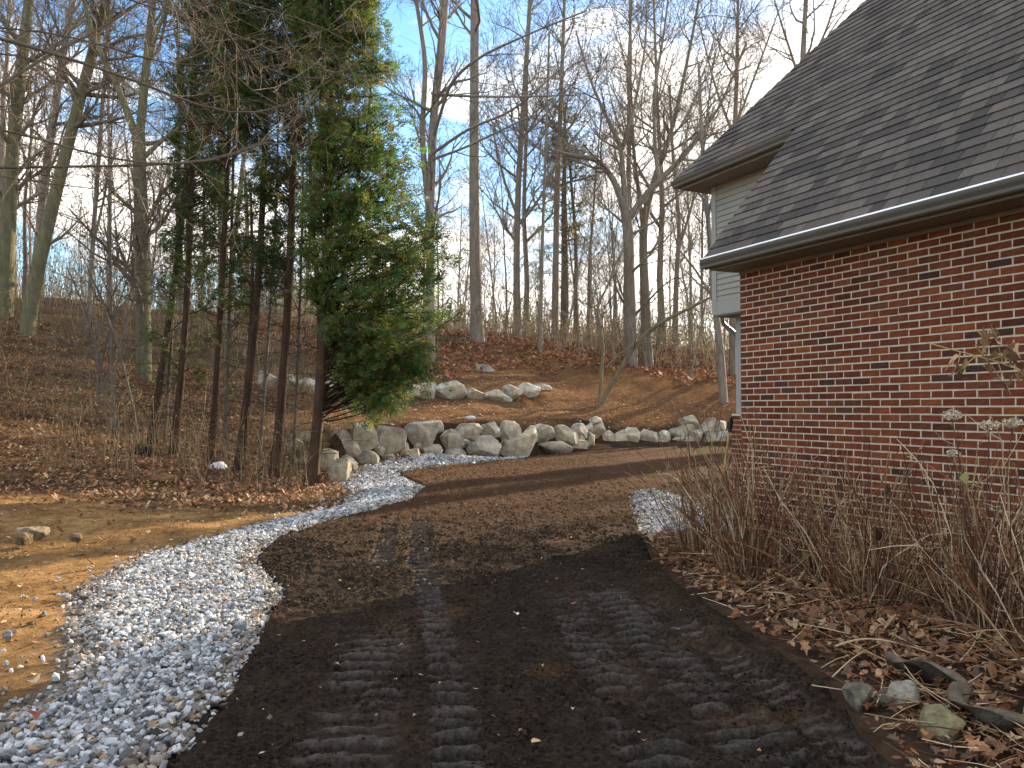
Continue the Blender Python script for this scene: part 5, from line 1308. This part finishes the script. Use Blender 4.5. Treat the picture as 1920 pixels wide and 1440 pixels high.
def shrub(label, px, py, seed, nst, hr, fan, rb, leanx=0.0, heads=(), Y=None, twig=3, leafn=14):
    nst = int(nst * 1.1)
    rg = np.random.default_rng(seed)
    b = gz(px, py, .05) if Y is None else at(px, py, Y)
    b = np.array([b[0], b[1], gzv(b[0], b[1])])
    root = thing('dry_shrub', b, label, 'shrub')
    T = Tubes(); tips = []
    for i in range(nst):
        az = rg.uniform(0, 6.28); a_ = abs(rg.normal(0, fan * .88)); H = rg.uniform(*hr) * 1.08
        d = np.array([math.cos(az) * math.sin(a_) + leanx, math.sin(az) * math.sin(a_), math.cos(a_)])
        p = np.array([math.cos(az), math.sin(az), 0]) * rg.uniform(0, rb) + [0, 0, -.04]
        P = [p]; dd = unit(d)
        for k in range(8):
            dd = unit(dd + rg.normal(size=3) * (.11 if k % 3 else .18) + np.array([0, 0, .03 - .045 * k * a_])); P.append(P[-1] + dd * H / 8)
        P = np.array(P)
        # keep off the brick wall
        wv = (P[:, 0] + b[0] - COR[0]) * nrm[0] + (P[:, 1] + b[1] - COR[1]) * nrm[1]
        push = np.clip(wv + .05, 0, None)
        P[:, 0] -= push * nrm[0]; P[:, 1] -= push * nrm[1]
        c_ = np.array(STEMC[int(rg.integers(0, len(STEMC)))]) * rg.uniform(.7, 1.2)
        r_ = rg.uniform(.0030, .0070)
        T.add(P, np.linspace(1, .45, 9) * r_, 4, c_)
        for k in range(rg.integers(0, twig + 1)):
            s_ = P[int(rg.integers(3, 9))]; e = unit(dd + rg.normal(size=3) * .6) * rg.uniform(.08, .28)
            T.add(np.array([s_, s_ + e * .5 + rg.normal(size=3) * .012, s_ + e]), np.array([.6, .5, .35]) * r_, 3, c_ * rg.uniform(.8, 1.4))
        tips.append(P[-1])
    for (hx_, hy_, hY, hr_) in heads:
        e_ = at(hx_, hy_ + 6, hY) - b
        T.add(resample([np.array([e_[0] * .3, e_[1] * .3, 0]), np.array([e_[0] * .6, e_[1] * .6, e_[2] * .5]) + rg.normal(size=3) * .03, e_], 8), np.linspace(.006, .003, 8), 5, np.array([.12, .06, .04]))
        for q in range(4):
            T.add(np.array([e_ - [0, 0, .05], e_ + rg.normal(size=3) * hr_ * .3, e_ + rg.normal(size=3) * hr_ * .6]), np.array([.002, .0016, .001]), 3, np.array([.3, .22, .14]))
    ob('stems', T.mesh('stems'), M_stem, root)
    if leafn:
        I = rg.integers(0, len(tips), leafn); q = np.array(tips)[I] * rg.uniform(.55, 1, (leafn, 1)) + rg.normal(size=(leafn, 3)) * .02
        me = leaf_mesh('dead_leaves', q[:, 0], q[:, 1], q[:, 2], rg.uniform(.03, .07, leafn), rg, upright=1.2, cols=np.array([(.06, .045, .03), (.09, .06, .035), (.2, .2, .06), (.16, .09, .04)]))
        ob('dead_leaves', me, M_litter, root)
    for (hx_, hy_, hY, hr_) in heads:
        flower_head(root, at(hx_, hy_, hY) - b, hr_, rg)
    return root
shrub('dense clump of upright tan stems in front of the brick corner', 1405, 1082, 1, 150, (.75, 1.45), .36, .24, -.02)
shrub('loose dry shrub of leaning stems at the gravel patch', 1310, 1035, 2, 80, (.6, 1.25), .42, .22, -.05, Y=7.9)
shrub('wide tangled dry shrub below the middle of the brick wall', 1640, 1140, 3, 150, (.6, 1.25), .55, .30, -.02)
shrub('dry shrub with faded flower heads by the right picture edge', 1850, 1190, 4, 130, (.7, 1.3), .42, .26, 0.0, heads=[(1785, 778, 5.0, .055), (1855, 797, 4.95, .05), (1898, 793, 4.9, .05), (1787, 850, 5.1, .035)])
shrub('low dry shrub close against the bricks between larger ones', 1530, 1050, 5, 100, (.5, 1.1), .5, .26, 0.0, Y=6.75)
shrub('slanting dry shrub half out of the right picture edge', 1990, 1250, 6, 90, (.7, 1.2), .5, .25, -.12)
# arching dead stalk with curled leaves
rg = np.random.default_rng(95)
b = gz(2080, 1300); b[2] = gzv(b[0], b[1])
root = thing('dead_stalk', b, 'arching yellow dead stalk with curled brown leaves across the bricks', 'plant')
T = Tubes()
main = np.array([b, at(2040, 1000, 4.2), at(2000, 760, 4.3), at(1930, 693, 4.4), at(1850, 672, 4.5), at(1780, 655, 4.6), at(1736, 642, 4.65)]) - b
T.add(resample(main, 20), np.linspace(.009, .003, 20), 5, np.array([.42, .31, .14]))
lv = []
for (x0, y0, x1, y1) in [(1880, 680, 1862, 625), (1870, 676, 1895, 740), (1850, 672, 1838, 640), (1830, 668, 1800, 700), (1905, 688, 1890, 650), (1860, 674, 1920, 660), (1800, 660, 1790, 690), (1895, 685, 1925, 700), (1845, 671, 1870, 700), (1868, 640, 1858, 608)]:
    p0, p1 = at(x0, y0, 4.45) - b, at(x1, y1, 4.4) - b
    T.add(resample([p0, (p0 + p1) / 2 + rg.normal(size=3) * .015, p1], 5), np.linspace(.004, .0015, 5), 4, np.array([.36, .26, .13]))
    for k in range(5):
        f = rg.uniform(.4, 1.05); lv.append(p0 * (1 - f) + p1 * f + rg.normal(size=3) * .015 + [0, 0, -.05])
ob('stalk', T.mesh('stalk'), M_stem, root)
lv = np.array(lv)
me = leaf_mesh('curled_leaves', lv[:, 0], lv[:, 1], lv[:, 2], rg.uniform(.03, .065, len(lv)), rg, upright=1.3, cols=np.array([(.2, .12, .06), (.3, .18, .09), (.12, .07, .04), (.38, .25, .13)]))
ob('curled_leaves', me, M_litter, root)
# fallen stems on the bed
def stick(label, pts, z, w, seed, col=(.42, .32, .19)):
    P = np.array([gz(px, py, z) for px, py in pts]); b = P[0].copy()
    T = Tubes(); Q = resample(P - b, 12); Q[:, 2] += np.sin(np.linspace(0, 3, 12)) * .02
    T.add(Q, np.linspace(1, .55, 12) * w, 6, np.array(col))
    o = ob('fallen_stick', T.mesh('fallen_stick'), M_stem, None, b); tag(o, label, 'stick', 'fallen stems on the bed')
stick('long pale fallen stem lying above the fabric strip', [(1565, 1212), (1620, 1200), (1700, 1215), (1790, 1242)], .13, .007, 1)
stick('curved pale fallen stem rising right of the fabric strip', [(1800, 1240), (1828, 1215), (1835, 1175)], .14, .0055, 2)
stick('thin straight fallen stem left of the pale stones', [(1560, 1270), (1600, 1240), (1645, 1210)], .12, .0045, 3)
stick('thin fallen stem crossing the leaves below the tan clump', [(1400, 1110), (1470, 1080), (1540, 1075)], .12, .0045, 4)
stick('thin fallen stem pointing at the yellow stone', [(1830, 1345), (1880, 1352), (1925, 1370)], .10, .0045, 5)
stick('forked-looking thin stem lying across the leaves near the wall', [(1670, 1215), (1720, 1290), (1800, 1330)], .13, .004, 6)
rg = np.random.default_rng(96)
x, y = area(1900, (1.1, 4.4), (3, 9), lambda x, y: (sdist(DRIVE, x, y) < -.02) & (hv(x, y) < -.05) & (sdist(GRAVEL2, x, y) < 0), rg)
T = Tubes(); zg = ground_z(x, y)
for i in range(len(x)):
    az = rg.uniform(0, 6.28); ln = rg.uniform(.06, .4); p = np.array([x[i], y[i], zg[i] + .05 + rg.uniform(0, .04)])
    d = np.array([math.cos(az), math.sin(az), rg.normal(0, .12)]) * ln
    T.add(np.array([p - d * .5, p + rg.normal(size=3) * .012, p + d * .5]), np.array([.9, 1, .6]) * rg.uniform(.0015, .0035), 4, np.array(STEMC[int(rg.integers(0, 8))]) * rg.uniform(.7, 1.2))
tag(ob('stem_litter', T.mesh('stem_litter'), M_stem), 'broken dry stems strewn over the planting bed', None, None, 'stuff')

# ------------------------------------------------------------------ small things on the ground
def on_bed(px, py): return gz(px, py, .06)
def stone(px0, py0, px1, py1, label, seed, base, z=.06, boxy=.8):
    c0 = gz((px0 + px1) / 2, py1 - .15 * (py1 - py0), z); Y = c0[1]
    w = (px1 - px0) * Y / FPX; h = (py1 - py0) * Y / FPX * 1.05
    V, F, cc = rock(w, w * .8, h * 1.2, seed, base=base, cuts=16, small=False, boxy=boxy)
    o = ob('stone', mesh_np('stone', V, [F], cc, True), M_rock, None, (c0[0], c0[1] + w * .2, at(960, (py0 + py1) / 2, Y)[2] - h * .08))
    tag(o, label, 'stone')
stone(1588, 1284, 1642, 1328, 'grey-green mottled stone at the edge of the soil', 401, (.36, .32, .24))
stone(1640, 1296, 1674, 1322, 'small sunken stone between the mottled and the white stone', 402, (.3, .26, .2))
stone(1669, 1287, 1730, 1332, 'rounded blue-white stone in the leaves', 403, (.47, .45, .41))
stone(1727, 1337, 1814, 1384, 'blocky yellowish stone below the fabric strip', 404, (.42, .38, .23), boxy=.6)
stone(28, 987, 82, 1011, 'flat pale stone lying on the dirt bank', 405, (.42, .36, .26), z=.1)
stone(22, 1000, 54, 1019, 'round tan stone against the flat pale one', 406, (.34, .24, .14), z=.1)
stone(128, 1001, 152, 1013, 'little brown stone right of the pair on the dirt bank', 407, (.28, .2, .13), z=.05)
stone(0, 1184, 20, 1200, 'grey pebble on the dirt at the left picture edge', 408, (.3, .31, .32), z=.02)
# fabric strip
ctr = [(1662, 1226, .10), (1690, 1240, .10), (1730, 1250, .11), (1775, 1262, .12), (1812, 1272, .11), (1800, 1292, .10), (1796, 1308, .10), (1812, 1326, .10), (1850, 1336, .09), (1900, 1340, .09), (1940, 1352, .08)]
wd_ = [.02, .05, .075, .09, .055, .035, .055, .07, .05, .035, .03]
P = np.array([gz(a_, b_, z_ + .05) for a_, b_, z_ in ctr]); Q = resample(P, 34); W_ = np.interp(np.linspace(0, 1, 34), np.linspace(0, 1, 11), wd_)
rg = np.random.default_rng(97)
T_ = unit_rows(np.gradient(Q, axis=0)); N_ = unit_rows(np.cross(T_, [0, 0, 1.0]))
V = []; nr = 6
for j in range(nr):
    f = j / (nr - 1) * 2 - 1
    q = Q + N_ * (W_ * f)[:, None] * .75 + np.array([0, 0, 1.0]) * (W_ * f * .75 + .016 * np.sin(np.linspace(0, 22, 34) + f * 2.2) + .022 * (fbm(np.linspace(0, 13, 34), np.full(34, f * 3.1), 3, 4) - .5) - .03 * f * f)[:, None]
    V.append(q)
V = np.array(V)
i_ = np.arange(nr * 34).reshape(nr, 34)
F = np.stack([i_[:-1, :-1], i_[:-1, 1:], i_[1:, 1:], i_[1:, :-1]], -1).reshape(-1, 4)
b = Q[0].copy()
o = ob('fabric_strip', mesh_np('fabric_strip', V.reshape(-1, 3) - b, [F], None, True), M_fabric, None, b)
md = o.modifiers.new('thick', 'SOLIDIFY'); md.thickness = .004
tag(o, 'crumpled grey-brown strip of landscape fabric in the leaves', 'fabric')
# leaning shovel at the brick corner
p0, p1 = at(1338, 960, 9.35), at(1368, 806, 9.35); p0[2] = .0
b = p0.copy()
root = thing('garden_pole', b, 'tan wooden pole with a black end leaning up by the brick corner', 'pole')
T = Tubes(); T.add(resample([p0 - b, (p0 + p1) / 2 - b + [.01, 0, 0], p1 - b], 6), [.017] * 6, 8); ob('shaft', T.mesh('shaft'), M_wood, root)
d = unit(p1 - p0); s_ = unit(np.cross(d, [0, 1, 0.]))
acc = Acc()
rows = [(-.03, .012), (.01, .022), (.05, .026), (.09, .024), (.13, .016), (.15, .006)]
Vv = []
for t_, w_ in rows:
    for f in (-1, -.4, .4, 1): Vv.append(p1 - b + d * t_ + s_ * w_ * f + np.array([0, -.02 * (1 - f * f), 0]))
nrw = len(rows)
Ff = [[r_ * 4 + c_, r_ * 4 + c_ + 1, r_ * 4 + c_ + 5, r_ * 4 + c_ + 4] for r_ in range(nrw - 1) for c_ in range(3)]
o = ob('black_end', mesh_np('black_end', np.array(Vv), [np.array(Ff)]), M_black, root); md = o.modifiers.new('thick', 'SOLIDIFY'); md.thickness = .006
# scraps under the cedars
def crumple(name, px, py, w, h, label, cat, mat_, seed, z=.1):
    c0 = gz(px, py, z); r_ = np.random.default_rng(seed)
    V = IV3 * np.array([w, w * .7, h]) / 2
    V = V * (1 + .5 * noise3(IV3, 2.4, seed)[:, None] + .3 * noise3(IV3, 5.5, seed + 3)[:, None])
    o = ob(name, mesh_np(name, V, [IF3], np.tile([.3, .2, .1], (len(V), 1))), mat_, None, (c0[0], c0[1], z + h * .25)); tag(o, label, cat)
crumple('paper_scrap', 409, 882, .34, .22, 'crumpled white scrap lying among leaves under the cedars', 'scrap', M_white, 5, z=.22)
crumple('bark_lump', 312, 903, .55, .18, 'rounded brown lump of rotten wood in the leaf litter', 'wood', material('rotten_wood', .9, (.17, .095, .045), var=.4, vscale=8, bump=.6), 6, z=.15)
crumple('dark_debris', 268, 856, .5, .34, 'black matted debris heap at the foot of the first cedar', 'debris', material('black_debris', .95, (.03, .025, .02), var=.4, vscale=12, bump=.8), 7, z=.45)
crumple('paper_scrap', 882, 785, .3, .12, 'small white scrap on the mulch above the lower boulder wall', 'scrap', M_white, 8, z=1.2)
# single fallen leaves that stand out
def one_leaf(px, py, size, label, col, seed, z=.03):
    c0 = gz(px, py, z); r_ = np.random.default_rng(seed)
    me = leaf_mesh('fallen_leaf', np.zeros(1), np.zeros(1), np.zeros(1), np.array([size]), r_, cols=np.array([col]), upright=.15)
    o = ob('fallen_leaf', me, M_litter, None, (c0[0], c0[1], c0[2])); tag(o, label, 'leaf', 'single fallen leaves')
one_leaf(62, 1280, .09, 'pale oak leaf on the bare dirt left of the gravel', (.5, .36, .22), 1)
one_leaf(480, 1155, .09, 'pink-brown leaf lying on the wide part of the gravel', (.42, .2, .12), 2, .09)
one_leaf(68, 1345, .10, 'dark red leaf at the near edge of the gravel', (.25, .08, .04), 3, .08)
one_leaf(968, 1152, .05, 'tiny white leaf scrap in the middle of the driveway', (.75, .7, .62), 4, .06)
one_leaf(1075, 1132, .05, 'small red leaf on the driveway by the tread prints', (.36, .13, .09), 5, .06)
one_leaf(1005, 1392, .06, 'small tan leaf near the bottom middle of the driveway', (.55, .38, .2), 6, .06)

# ------------------------------------------------------------------ tell look-alike trees apart by their order across the picture
ORD = 'first second third fourth fifth sixth seventh eighth ninth tenth eleventh twelfth thirteenth fourteenth fifteenth sixteenth seventeenth eighteenth nineteenth twentieth'.split()
ORD += ['twenty-' + q for q in ORD[:9]] + ['thirtieth'] + ['thirty-' + q for q in ORD[:9]] + ['fortieth'] + ['forty-' + q for q in ORD[:9]]
SHORT = {'rounded bare woodland trees': 'tall round-crowned bare tree', 'high-crowned bare woodland trees': 'very tall high-crowned bare tree', 'low-branched bare woodland trees': 'low-branched twiggy bare tree',
         'slim bare woodland trees': 'slim thin-stemmed bare tree', 'stout bare woodland trees': 'stout wide-limbed bare tree', 'young bare woodland trees': 'young spindly bare tree',
         'straight bare woodland trees': 'straight bare tree with high branches', 'saplings at the wood edge': 'thin grey sapling'}
for g_, nm in SHORT.items():
    mem = [o for o in C.objects if o.get('group') == g_]
    mem.sort(key=lambda o: o.location.x / o.location.y)
    for i, o in enumerate(mem):
        o['label'] = nm + ' in the wood, ' + ORD[i] + ' such one from the left'
